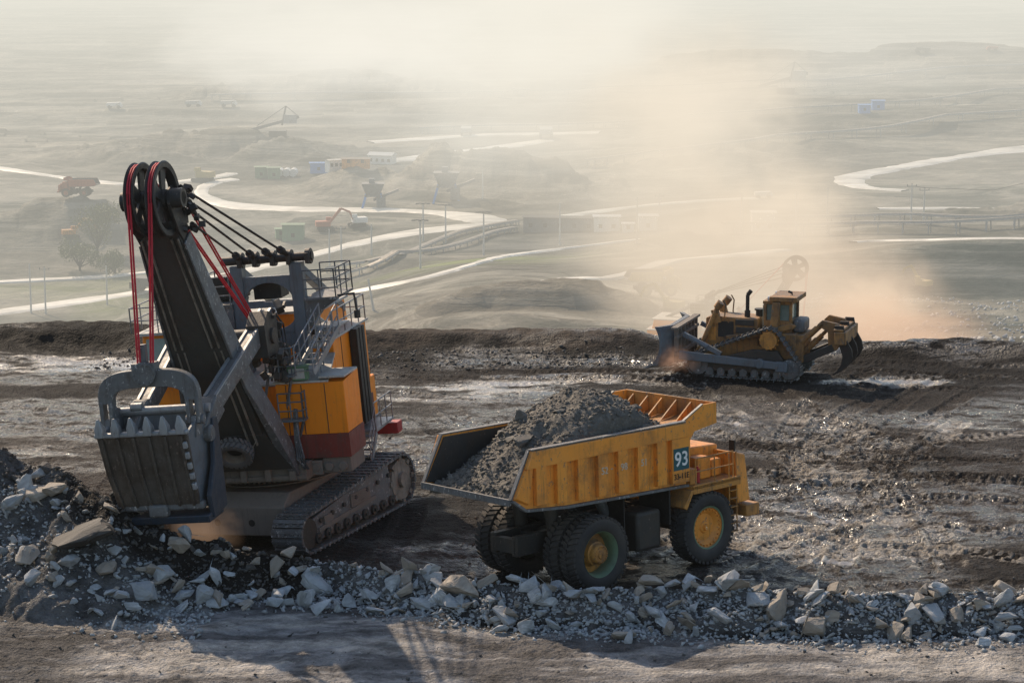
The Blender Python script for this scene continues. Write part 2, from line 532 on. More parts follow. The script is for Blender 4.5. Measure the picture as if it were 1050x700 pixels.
# the pit profile: (distance, height) along five bearings seen from the rim
COLS = [
    (-0.30, [(0, 0), (126, 0), (137, -4), (300, -60), (560, -78), (610, -77), (700, -70), (800, -65), (1200, -64), (2000, -66), (6000, -66)]),
    (-0.21, [(0, 0), (126, 0), (137, -4), (300, -60), (560, -77), (610, -76), (700, -69), (800, -64), (1200, -64), (2000, -66), (6000, -66)]),
    (0.0, [(0, 0), (126, 0), (137, -4), (250, -35), (370, -39), (450, -46), (500, -50), (600, -60), (700, -62), (800, -63), (1200, -57), (1240, -60), (2600, -66), (6000, -66)]),
    (0.115, [(0, 0), (126, 0), (137, -2), (240, -25), (300, -32), (400, -45), (480, -53), (492, -47), (600, -56), (700, -60), (780, -62), (950, -55), (1200, -46), (1230, -49), (1500, -66), (6000, -68)]),
    (0.215, [(0, 0), (126, 0), (137, -2), (240, -25), (300, -32), (400, -45), (480, -54), (496, -44), (600, -56), (700, -60), (780, -62), (950, -54), (1200, -44), (1230, -46), (1500, -66), (6000, -68)]),
    (0.30, [(0, 0), (126, 0), (137, -2), (240, -25), (300, -32), (400, -45), (480, -54), (496, -43), (600, -56), (700, -60), (780, -62), (950, -54), (1200, -44), (1230, -46), (1500, -66), (6000, -68)]),
]
# spoil mounds: (bearing, distance, half width, half depth, height)
MOUNDS = [
    (-0.085, 850, 34, 26, 16), (-0.17, 840, 95, 22, 11), (-0.215, 860, 60, 25, 12), (-0.12, 880, 60, 25, 9),
    (-0.09, 745, 55, 30, 13), (-0.045, 690, 45, 26, 9), (-0.012, 740, 42, 40, 15), (0.02, 700, 30, 22, 8),
    (-0.045, 555, 14, 12, 6), (-0.028, 520, 16, 10, 4.5), (-0.06, 440, 16, 10, 6), (-0.035, 420, 20, 8, 4), (0.012, 400, 28, 9, 6), (0.035, 405, 18, 9, 4),
    (-0.12, 520, 30, 14, 4), (0.19, 680, 30, 18, 7), (0.215, 640, 26, 14, 8), (0.16, 700, 26, 14, 5), (0.23, 560, 20, 10, 5),
    (-0.185, 690, 26, 20, 6), (-0.19, 700, 40, 22, 7), (-0.08, 610, 28, 14, 4), (0.05, 560, 34, 18, 5), (0.0, 560, 30, 14, 3.5),
    (0.10, 820, 60, 30, 6), (-0.07, 1150, 90, 30, 12), (0.09, 1190, 70, 16, 5), (0.18, 1195, 50, 14, 4), (0.13, 430, 10, 5, 1.5), (0.19, 400, 14, 5, 2),
]
def polyz(u, D, x, y):
    zs = []
    us = [c[0] for c in COLS]
    Zc = [np.interp(D, [p[0] for p in c[1]], [p[1] for p in c[1]]) for c in COLS]
    k = np.clip(np.searchsorted(us, u) - 1, 0, len(us) - 2)
    ua = np.array(us)
    t = np.clip((u - ua[k]) / (ua[k + 1] - ua[k]), 0, 1)
    t = t * t * (3 - 2 * t)
    Z = np.stack(Zc)
    idx = np.arange(len(u))
    return Z[k, idx] * (1 - t) + Z[k + 1, idx] * t

# the long heap of blasted rock, left to right: (x, y, crest height, steepness)
PILE = [(-30, 84, 4.6), (-19.5, 82, 4.3), (-17.6, 81.4, 3.9), (-15.6, 80, 3.7), (-13.3, 78.6, 3.0), (-11.4, 78.0, 1.9), (-9.4, 78.0, 1.35), (-7.3, 78.0, 1.1), (-5.5, 77.3, 1.05),
        (-3.0, 76.4, 1.05), (0.0, 75.3, 0.95), (3.0, 74.6, 0.95), (6.0, 74.4, 1.2), (9.0, 73.9, 1.15), (12.0, 73.6, 1.1), (16.5, 73.6, 1.15), (24, 73.6, 1.1)]
SHOVEL_LOC = (-8.9, 88.5, -0.30)
TRUCK_LOC = (1.4, 79.5, -0.10)
px2u = lambda px: (px - 525) / F_PX * 1.03
def flat_at(px, py, z=0.0):
    d = Vector(((px - 525) / F_PX, cos(PITCH) + (350 - py) / F_PX * sin(PITCH), -sin(PITCH) + (350 - py) / F_PX * cos(PITCH)))
    t = (z - CAM_H) / d.z
    return Vector((0, 0, CAM_H)) + d * t
TRACKS_PX = [
    [(930, 385), (880, 410), (850, 440), (848, 475), (868, 520), (890, 565)],
    [(700, 452), (770, 472), (840, 480), (950, 480), (1060, 484)],
    [(1060, 503), (960, 498), (880, 502), (800, 532), (730, 562)],
    [(740, 412), (800, 440), (858, 468), (895, 515), (915, 560)],
    [(930, 440), (880, 475), (830, 520), (770, 565)],
    [(1060, 562), (960, 548), (870, 545), (800, 515), (770, 480)],
    [(1060, 455), (960, 462), (880, 458), (800, 430), (750, 395)],
    [(960, 400), (900, 430), (862, 470), (820, 540), (800, 590)],
    [(1060, 585), (950, 580), (850, 590)],
    [(1060, 530), (980, 520), (930, 500), (900, 460)],
    [(1060, 395), (900, 388), (700, 384), (520, 380), (400, 378)],
    [(1060, 383), (900, 380), (700, 377), (540, 374)],
    [(420, 395), (520, 405), (640, 398), (760, 390)],
    [(-20, 405), (60, 412), (130, 430), (100, 470), (60, 500)],
    [(-20, 440), (60, 450), (110, 465)],
    [(430, 430), (470, 470), (480, 530), (440, 590)],
    [(400, 440), (440, 480), (440, 540), (390, 590)],
    [(-20, 690), (200, 684), (500, 690), (1060, 686)],
    [(-20, 668), (100, 672), (250, 668), (500, 676), (700, 690)],
    [(-20, 650), (40, 660), (90, 690), (110, 720)],
]
TRACKS = [[flat_at(*p).xy for p in t] for t in TRACKS_PX]
TRACK_SOFT = [0.7, 1, 1, .7, .8, 1, .8, .8, .7, .7, .8, .8, .5, .4, .4, .5, .5, .35, .35, .5]

def seg_dist(x, y, P):
    best = np.full(x.shape, 1e9); sgn = np.zeros(x.shape); along = np.zeros(x.shape); acc = 0
    # smooth the polyline
    pts = [Vector(p) for p in P]
    for _ in range(2):
        q = [pts[0]]
        for a, b in zip(pts, pts[1:]):
            q += [a.lerp(b, 0.25), a.lerp(b, 0.75)]
        q.append(pts[-1]); pts = q
    for a, b in zip(pts, pts[1:]):
        dx, dy = b.x - a.x, b.y - a.y
        L = math.hypot(dx, dy)
        if L < 1e-5: continue
        t = np.clip(((x - a.x) * dx + (y - a.y) * dy) / (L * L), 0, 1)
        ex = x - (a.x + dx * t); ey = y - (a.y + dy * t)
        d = np.hypot(ex, ey)
        m = d < best
        best = np.where(m, d, best)
        sgn = np.where(m, (dx * ey - dy * ex) / L, sgn)
        along = np.where(m, acc + t * L, along)
        acc += L
    return best, sgn, along


def base_hit(px, py, dmin=150.0):
    c = (px - 525) / F_PX; v = (350 - py) / F_PX
    dy = cos(PITCH) + v * sin(PITCH); dz = -sin(PITCH) + v * cos(PITCH)
    D = dmin * 1.003 ** np.arange(0, 1200)
    t = D / dy
    zt = polyz(c * t / D, D, c * t, D)
    hit = np.nonzero(CAM_H + dz * t <= zt)[0]
    k = hit[0] if len(hit) else len(D) - 1
    return Vector((c * t[k], D[k]))
ROADS = [  # name, course, width, lift
    ('road', [(-30, 326), (60, 312), (130, 303), (200, 290), (300, 268), (360, 252), (420, 240), (465, 234), (505, 232)], (7, 13)),
    ('road', [(512, 230), (480, 222), (440, 218), (380, 216), (300, 215), (235, 212), (208, 203), (205, 194), (222, 187), (250, 184)], (15, 8)),
    ('road', [(395, 166), (430, 163), (470, 157), (515, 151), (560, 145)], 14),
    ('road', [(1075, 150), (1010, 158), (960, 166), (910, 175), (876, 181), (868, 187), (885, 194), (930, 196)], 12),
    ('road', [(1080, 245), (980, 246), (900, 247), (862, 250)], 6),
    ('road', [(805, 257), (740, 264), (660, 275), (590, 286), (530, 295)], 5),
    ('road', [(560, 226), (620, 216), (700, 208), (780, 204)], 7),
    ('road', [(350, 302), (420, 290), (470, 278), (520, 262), (600, 251), (700, 243)], 5),
    ('road', [(-20, 170), (80, 186), (150, 192), (215, 184), (240, 178)], 6),
    ('track_road', [(-20, 292), (40, 288), (90, 286), (170, 278)], 4),
    ('road', [(380, 147), (450, 142), (520, 138), (620, 136)], 10),
    ('road', [(900, 215), (980, 214), (1080, 217)], 6),
]
ROADS_W = [[base_hit(*p) for p in r_[1]] for r_ in ROADS]
_MU = np.linspace(-0.31, 0.31, 420)
_MD = 150 * 1.006 ** np.arange(0, 620)
def _road_mask():
    DD, UU = np.meshgrid(_MD, _MU, indexing='ij')
    y = DD.ravel(); x = (UU * DD).ravel()
    m = np.zeros_like(x)
    for P in ROADS_W:
        sel = (x > min(p.x for p in P) - 90) & (x < max(p.x for p in P) + 90) & (y > min(p.y for p in P) - 90) & (y < max(p.y for p in P) + 90)
        if sel.any():
            d, _, _ = seg_dist(x[sel], y[sel], P)
            m[sel] = np.maximum(m[sel], 1 - sstep(9, 55, d))
    return m.reshape(DD.shape)
_RM = _road_mask()
def road_mask(x, y):
    u = np.clip((x / np.maximum(y, 1) - _MU[0]) / (_MU[1] - _MU[0]), 0, len(_MU) - 1.001)
    v = np.clip(np.log(np.maximum(y, 150) / 150.0) / math.log(1.006), 0, len(_MD) - 1.001)
    i, j = v.astype(int), u.astype(int); fi, fj = v - i, u - j
    return (_RM[i, j] * (1 - fj) + _RM[i, j + 1] * fj) * (1 - fi) + (_RM[i + 1, j] * (1 - fj) + _RM[i + 1, j + 1] * fj) * fi

def pile_h(x, y):
    px = np.array([p[0] for p in PILE]); 
    cy = np.interp(x, px, [p[1] for p in PILE]); cz = np.interp(x, px, [p[2] for p in PILE])
    n = fbm(x * 0.7, y * 0.7, 4) 
    d = y - cy + n * 0.8
    front = 0.62 + 0.25 * sstep(2.5, 1.0, cz)
    h = cz * (1 + 0.16 * fbm(x * 1.1 + 40, y * 1.1, 3)) - np.where(d < 0, -d * front, d * 0.85)
    return h

def terrain(x, y, detail=True):
    x = np.asarray(x, float); y = np.asarray(y, float)
    u = x / np.maximum(y, 1); D = y
    e = fbm(x * 0.12, np.zeros_like(x) + 3.3, 3) * 3.0
    De = np.where(D < 160, D - e * sstep(100, 122, D), D)
    z = polyz(u, De, x, y)
    left = sstep(0.075, 0.05, u)
    # low embankment along the rim left of the bulldozer
    bank = 0.75 * sstep(122.6, 125.2, De + fbm(x * 0.5, y * 0.5, 3) * 0.8) * left * sstep(132, 127, De)
    bank2 = 0.55 * np.exp(-((De - 127.5) / 1.8) ** 2) * sstep(-0.1, -0.14, u)
    bank3 = 0.7 * np.exp(-((De - 123.3) / 1.2) ** 2) * sstep(0.13, 0.15, u)
    near = sstep(180, 130, D)
    z = z + (bank + bank2 + bank3) * 1.0
    # rolling ground
    churn = 0.35 + 0.65 * sstep(-0.15, 0.25, fbm(x * 0.13 + 31, y * 0.2 + 7, 3))
    z = z + near * (0.22 * fbm(x * 0.22, y * 0.22, 4) + 0.07 * fbm(x * 1.3, y * 1.3, 4) + churn * 0.050 * fbm(x * 3.1, y * 2.6, 3, 0.7))
    lump = near * sstep(118, 123, D)
    z = z + lump * (0.10 * np.maximum(0, ridged(x * 0.35, y * 0.6, 4)) + 0.10 * fbm(x * 1.5, y * 1.5, 3))
    rough = near * sstep(0.02, -0.02, u) * sstep(82, 86, D) * sstep(104, 98, D) * sstep(-0.075, -0.055, u)
    z = z + rough * 0.35 * np.maximum(0, fbm(x * 0.9, y * 0.9, 4))
    # ground tilted under the shovel and the truck's far wheels
    sx, sy, _ = SHOVEL_LOC
    g = np.exp(-(((x - sx) / 8.0) ** 2 + ((y - sy) / 8.0) ** 2) ** 2)
    z = z * (1 - g) + g * (-0.30 - 0.02 + (x - sx) * 0.094 * 1.0)
    tx, ty, _ = TRUCK_LOC
    # truck axes
    ca, sa = cos(radians(42)), sin(radians(42))
    lx = (x - tx) * ca + (y - ty) * sa; ly = -(x - tx) * sa + (y - ty) * ca
    g = np.exp(-((lx - 2.5) / 6.0) ** 4 - (ly / 4.0) ** 4)
    z = z * (1 - g) + g * (-0.10 - ly * 0.0436 - 0.01)
    # far pit relief
    far = sstep(140, 230, D)
    rel = 2.6 * fbm(x * 0.010, y * 0.016, 5, 0.55) + 1.5 * np.maximum(0, ridged(x * 0.03, y * 0.06, 4)) * sstep(1000, 500, D)
    for mu, mD, hw, hd, hh in MOUNDS:
        mx = mu * mD
        sel = (np.abs(x - mx) < hw * 1.5) & (np.abs(y - mD) < hd * 1.6)
        if not sel.any(): continue
        xs_, ys_ = x[sel], y[sel]
        q = np.sqrt(((xs_ - mx) / hw) ** 2 + ((ys_ - mD) / hd) ** 2) + 0.5 * fbm(xs_ * 0.05 + mx, ys_ * 0.05, 5, 0.6)
        h_ = hh * np.clip(1.05 - q, 0, 1)
        h_ = 0.45 * h_ + 0.55 * (np.floor(h_ / 2.6) + sstep(0.55, 1.0, h_ / 2.6 - np.floor(h_ / 2.6))) * 2.6
        rel = np.where(False, 0, rel)
        rel[sel] += h_
    # cut benches into the far slope at right
    bs = 4.0 * (vnoise(x * 0.004, y * 0.02 + x * 0.004) ) * sstep(800, 900, D) * sstep(1250, 1180, D)
    rel = rel + np.round(bs) * 1.6
    wv = (y + 90 * fbm(x * 0.0025, y * 0.0025, 3)) / 62.0
    fv = wv - np.floor(wv)
    rel = rel + 2.6 * (sstep(0.02, 0.40, fv) * (1 - fv) * 1.6) * sstep(470, 560, D)
    z = z + far * rel * (1 - road_mask(x, y))
    # terraces on the right slope and far plain
    return z

def near_detail(x, y, z):
    pale = np.zeros_like(x); disp = np.zeros_like(x)
    for P, st in zip(TRACKS, TRACK_SOFT):
        xs = [p.x for p in P]; ys = [p.y for p in P]
        sel = (x > min(xs) - 4) & (x < max(xs) + 4) & (y > min(ys) - 4) & (y < max(ys) + 4)
        if not sel.any(): continue
        d, sg, al = seg_dist(x[sel], y[sel], P)
        dz = np.zeros_like(d); pl = np.zeros_like(d)
        for off in (-1.9, 1.9) :
            c = np.abs(sg - off)
            valid = (d < 3.4)
            inn = sstep(0.55, 0.40, c) * valid
            edge = np.exp(-((c - 0.58) / 0.14) ** 2) * valid
            tread = np.clip(0.5 + 0.9 * np.sin(2 * pi * (al / 0.42) + c * 6.0), 0, 1)
            wob = 0.55 + 0.9 * np.clip(0.5 + fbm(x[sel] * 0.25 + off, y[sel] * 0.25, 3), 0, 1)
            q = st * wob * (inn * (-0.085 + 0.060 * tread) + edge * 0.07)
            dz = np.where(np.abs(q) > np.abs(dz), q, dz)
            pl = np.maximum(pl, st * wob * (inn * 0.42 * tread + edge * 0.34))
        old = disp[sel]
        disp[sel] = np.where(np.abs(dz) > np.abs(old), dz, old)
        pale[sel] = np.maximum(pale[sel], pl)
    z = z + disp
    ph = pile_h(x, y)
    pm = np.maximum(ph, 0) 
    z2 = np.where(ph > 0, z + ph + 0.10 * fbm(x * 3, y * 3, 3), z)
    return z2, pale, pm

def build_ground():
    rows = np.concatenate([np.arange(20, 66, 2.0), np.arange(66, 104, 0.11), np.arange(104, 140, 0.20), np.arange(140, 170, 0.9), 170 * 1.0045 ** np.arange(0, 800)])
    rows = rows[rows < 6000]
    cols = np.linspace(-0.31, 0.31, 800)
    R_, U_ = np.meshgrid(rows, cols, indexing='ij')
    Y = R_.ravel(); X = (U_ * R_).ravel(); U = U_.ravel()
    Z = terrain(X, Y)
    nm = (Y < 140)
    zn, pale_n, pile_n = near_detail(X[nm], Y[nm], Z[nm].copy())
    Z[nm] = zn
    pale = np.zeros_like(Z); pale[nm] = pale_n
    pile = np.zeros_like(Z); pile[nm] = pile_n
    far = sstep(124, 150, Y)
    # colours
    col = np.zeros((len(Z), 3))
    def mixin(mask, c):
        nonlocal col
        col = col * (1 - mask[:, None]) + np.array(c)[None] * mask[:, None]
    col[:] = (0.032, 0.0255, 0.022)
    f1 = fbm(X * 0.045, Y * 0.11, 5, 0.6)
    mixin(sstep(-0.1, 0.35, f1) * 0.8 * (1 - far), (0.058, 0.047, 0.040))
    mixin(sstep(-0.05, -0.35, f1) * 0.8 * (1 - far), (0.017, 0.0145, 0.0135))
    # black coal dirt along the rim
    De = Y + fbm(X * 0.2, Y * 0.2, 4) * 3
    left = sstep(0.085, 0.05, U)
    band = sstep(118.6, 119.8, De) * sstep(126.0, 124.5, De) * sstep(-0.11, -0.07, U)
    bandL = sstep(122.8, 124.2, De) * sstep(150, 140, De) * sstep(-0.05, -0.09, U)
    mixin(np.maximum(band * 0.97, bandL), (0.007, 0.0065, 0.0065))
    mixin(sstep(124.8, 126, De) * sstep(150, 140, De) * sstep(-0.10, -0.05, U) * 0.8, (0.085, 0.065, 0.05))
    bandR = sstep(0.06, 0.09, U) * sstep(109, 116, De) * sstep(150, 140, De)
    mixin(bandR * 0.95, (0.012, 0.010, 0.0095))
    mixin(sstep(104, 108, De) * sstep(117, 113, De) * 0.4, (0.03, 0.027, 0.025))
    # foreground road
    cyl = np.interp(X, [p[0] for p in PILE], [p[1] for p in PILE])
    road = sstep(-1.0, -2.2, Y - cyl + 0.8 * fbm(X * 0.4, Y * 0.4, 3)) * sstep(80, 78, Y)
    mixin(road, (0.42, 0.405, 0.395))
    rd = fbm(X * 0.25, Y * 1.1, 5, 0.6)
    mixin(road * sstep(0.0, 0.35, rd) * 0.9, (0.66, 0.61, 0.55))
    mixin(road * sstep(-0.05, -0.3, rd) * 0.75, (0.13, 0.12, 0.115))
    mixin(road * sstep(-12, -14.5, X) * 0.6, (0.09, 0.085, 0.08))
    # heap: dark shale with pale face on the left
    pmask = sstep(0.02, 0.25, pile)
    mixin(pmask, (0.21, 0.205, 0.20))
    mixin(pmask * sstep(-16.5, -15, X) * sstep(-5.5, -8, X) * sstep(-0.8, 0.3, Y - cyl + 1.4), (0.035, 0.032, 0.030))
    # churned soil right of the shovel
    # far ground colours
    g1 = fbm(X * 0.006, Y * 0.012, 5, 0.6)
    fc = np.array((0.075, 0.072, 0.056))[None] * (1 - sstep(-0.3, 0.4, g1))[:, None] + np.array((0.165, 0.150, 0.122))[None] * sstep(-0.3, 0.4, g1)[:, None]
    col = col * (1 - far[:, None]) + fc * far[:, None]
    rmk = road_mask(X, Y)
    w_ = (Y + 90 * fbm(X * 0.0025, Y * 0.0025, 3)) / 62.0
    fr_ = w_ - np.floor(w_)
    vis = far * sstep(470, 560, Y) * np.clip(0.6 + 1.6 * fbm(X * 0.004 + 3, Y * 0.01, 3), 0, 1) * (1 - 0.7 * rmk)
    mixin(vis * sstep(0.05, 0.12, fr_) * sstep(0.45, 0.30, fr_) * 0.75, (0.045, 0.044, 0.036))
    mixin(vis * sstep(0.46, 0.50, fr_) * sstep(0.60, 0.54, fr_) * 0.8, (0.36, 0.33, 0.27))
    ridge = far * sstep(840, 900, Y) * sstep(1225, 1195, Y) * sstep(0.03, 0.10, U)
    mixin(ridge * 0.6, (0.045, 0.042, 0.034))
    teal = far * sstep(470, 484, Y) * sstep(505, 495, Y) * sstep(0.09, 0.15, U)
    mixin(teal, (0.022, 0.045, 0.042))
    rb = far * sstep(330, 380, Y) * sstep(475, 465, Y) * sstep(0.12, 0.18, U) * sstep(-0.1, 0.2, fbm(X * 0.03, Y * 0.06, 4))
    mixin(rb * 0.9, (0.055, 0.085, 0.09))
    gr = far * sstep(0.05, 0.3, fbm(X * 0.02 + 9, Y * 0.04, 4)) * np.exp(-((U + 0.02) / 0.05) ** 2) * sstep(500, 540, Y) * sstep(620, 580, Y)
    mixin(gr, (0.15, 0.20, 0.03))
    gr = far * sstep(0.0, 0.3, fbm(X * 0.02 + 29, Y * 0.04, 4)) * sstep(-0.12, -0.16, U) * sstep(560, 600, Y) * sstep(760, 700, Y)
    mixin(gr * 0.8, (0.15, 0.17, 0.07))
    ms = far * sstep(0.1, 0.3, fbm(X * 0.015 + 5, Y * 0.05 + 8, 5, 0.6))
    mixin(ms * 0.55 * sstep(300, 420, Y), (0.36, 0.33, 0.27))
    ms = far * sstep(0.12, 0.3, fbm(X * 0.012 + 55, Y * 0.05 + 18, 5, 0.6))
    mixin(ms * 0.6, (0.07, 0.075, 0.06))
    # pale patches: dry ground, plus wet glints and lit streaks painted in
    def patch(px, py, rx, ry, s, ss=0.9):
        p = flat_at(px, py)
        q = ((X - p.x) / rx) ** 2 + ((Y - p.y) / ry) ** 2
        n = fbm(X * 0.3, Y * 0.8, 5, 0.65)
        return s * np.exp(-q) * np.clip(0.55 + 1.4 * n, 0, 1.2)
    add = (patch(60, 372, 6.5, 2.8, 1.3) + patch(470, 400, 6, 2.4, 0.9) + patch(800, 540, 4.5, 4, 0.65) + patch(860, 480, 1.6, 9, 0.5) +
           patch(890, 570, 4, 3, 0.7) + patch(920, 392, 3, 1.0, 1.1) + patch(730, 430, 5, 3, 0.6) + patch(970, 440, 7, 3, 0.45) + patch(950, 545, 6, 3, 0.5)
           + patch(440, 560, 3, 1.2, 0.9) + patch(480, 585, 3, 0.8, 0.7) + patch(30, 470, 6, 5, 0.5) + patch(400, 410, 5, 3, 0.6) + patch(560, 395, 8, 1.5, 0.6) + patch(760, 520, 3, 4, .5))
    pale = np.clip((pale + add * (1 - far)) * (1 - pmask) * (1 - band), 0, 1.3)
    wet = np.clip(sstep(-0.2, 0.3, fbm(X * 0.10, Y * 0.3, 4)) * (1 - pmask) * (1 - road) * (1 - far), 0, 1)
    wet = np.maximum(wet, np.clip(add, 0, 1) * (1 - far) * 0.9)
    pud = (patch(50, 372, 8.0, 2.6, 1.3) + patch(140, 380, 4, 1.6, 1.0) + patch(465, 400, 7, 2.0, 1.2) + patch(560, 398, 8, 1.2, 0.9) + patch(915, 391, 4, 1.0, 1.4) + patch(1000, 386, 3, 0.6, 1.0)
           + patch(730, 432, 3, 1.2, 0.9) + patch(445, 562, 3.0, 0.8, 1.2) + patch(400, 525, 3, 0.8, 0.7) + patch(850, 520, 2.0, 2.5, 0.8) + patch(890, 575, 3.5, 1.2, 0.9) + patch(970, 438, 5, 1.0, 0.8) + patch(600, 385, 9, .8, .8) + patch(20, 470, 5, 1.5, .7))
    pud = pud * 1.5
    pn = fbm(X * 0.9, Y * 2.2, 5, 0.65)
    wet = wet + sstep(0.32, 0.62, pud * (0.75 + 1.1 * pn)) * (1 - far) * (1 - pmask)
    prm = np.stack([wet, pale, far], 1)
    nr, nc = len(rows), len(cols)
    co = np.stack([X, Y, Z], 1).astype(np.float32)
    idx = np.arange(nr * nc).reshape(nr, nc)
    q = np.stack([idx[:-1, :-1], idx[:-1, 1:], idx[1:, 1:], idx[1:, :-1]], -1).reshape(-1, 4).astype(np.int32)
    me = bpy.data.meshes.new("ground")
    me.vertices.add(len(co)); me.vertices.foreach_set("co", co.ravel())
    me.loops.add(q.size); me.loops.foreach_set("vertex_index", q.ravel())
    me.polygons.add(len(q)); me.polygons.foreach_set("loop_start", np.arange(0, q.size, 4, dtype=np.int32))
    me.update(calc_edges=True)
    me.shade_smooth()
    for nme, arr in (("gcol", col), ("gprm", prm)):
        a = me.attributes.new(nme, 'FLOAT_COLOR', 'POINT')
        a.data.foreach_set("color", np.concatenate([arr, np.ones((len(arr), 1))], 1).astype(np.float32).ravel())
    me.materials.append(M['ground'])
    o = bpy.data.objects.new("ground", me)
    C.objects.link(o)
    o['kind'] = 'structure'
    return o
build_ground()

def full_z(x, y):
    x = np.atleast_1d(np.asarray(x, float)); y = np.atleast_1d(np.asarray(y, float))
    z = terrain(x, y)
    m = y < 140
    if m.any():
        ph = pile_h(x, y)
        z = np.where(m & (ph > 0), z + ph, z)
    return z
def gz(x, y):
    return float(full_z(x, y)[0])
_Ds = np.concatenate([np.arange(66, 200, 0.5), 200 * 1.003 ** np.arange(0, 1100)])
def at(px, py, dmin=150.0):
    """point of the terrain on the sight line through a photograph pixel (first hit past dmin)"""
    c = (px - 525) / F_PX; v = (350 - py) / F_PX
    dy = cos(PITCH) + v * sin(PITCH); dz = -sin(PITCH) + v * cos(PITCH)
    D = _Ds[_Ds > dmin]
    t = D / dy
    zr = CAM_H + dz * t
    zt = full_z(c * t, D)
    hit = np.nonzero(zr <= zt)[0]
    k = hit[0] if len(hit) else len(D) - 1
    return Vector((c * t[k], D[k], float(zt[k])))

# ================================================================== HAUL TRUCK
def tyre_mb(c, r, w, lugs=38, lug_h=0.07):
    """tyre around the y axis, with deep angled lugs"""
    mb = MB()
    ri = r * 0.585
    h = w / 2
    rb = r - lug_h
    prof = [(ri, -h * 0.80), (ri + 0.05, -h * 0.92), (r * 0.74, -h * 1.0), (r * 0.86, -h * 0.97), (rb * 0.965, -h * 0.86), (rb, -h * 0.70), (rb, 0), (rb, h * 0.70), (rb * 0.965, h * 0.86),
            (r * 0.86, h * 0.97), (r * 0.74, h * 1.0), (ri + 0.05, h * 0.92), (ri, h * 0.80), (ri - 0.01, 0)]
    mb.lathe(prof, c, 'y', 64, closed=True)
    for i in range(lugs):
        for s in (-1, 1):
            t0 = 2 * pi * (i + (0.5 if s > 0 else 0)) / lugs
            dt = 2 * pi / lugs
            vs = []
            for rr in (rb - 0.03, r):
                k = 0.30 if rr == r else 0.34
                for (yy, tt) in ((0.06, 0.35), (0.93, -0.15)):
                    for e in (-k, k):
                        a = t0 + dt * (tt + e)
                        rq = rr if yy < 0.5 else rr * 0.975
                        vs.append((c[0] + rq * cos(a), c[1] + s * yy * h, c[2] + rq * sin(a)))
            # order: inner(0..3) outer(4..7)
            mb.add(vs, [(0, 1, 3, 2), (4, 6, 7, 5), (0, 4, 5, 1), (2, 3, 7, 6), (0, 2, 6, 4), (1, 5, 7, 3)])
    return mb

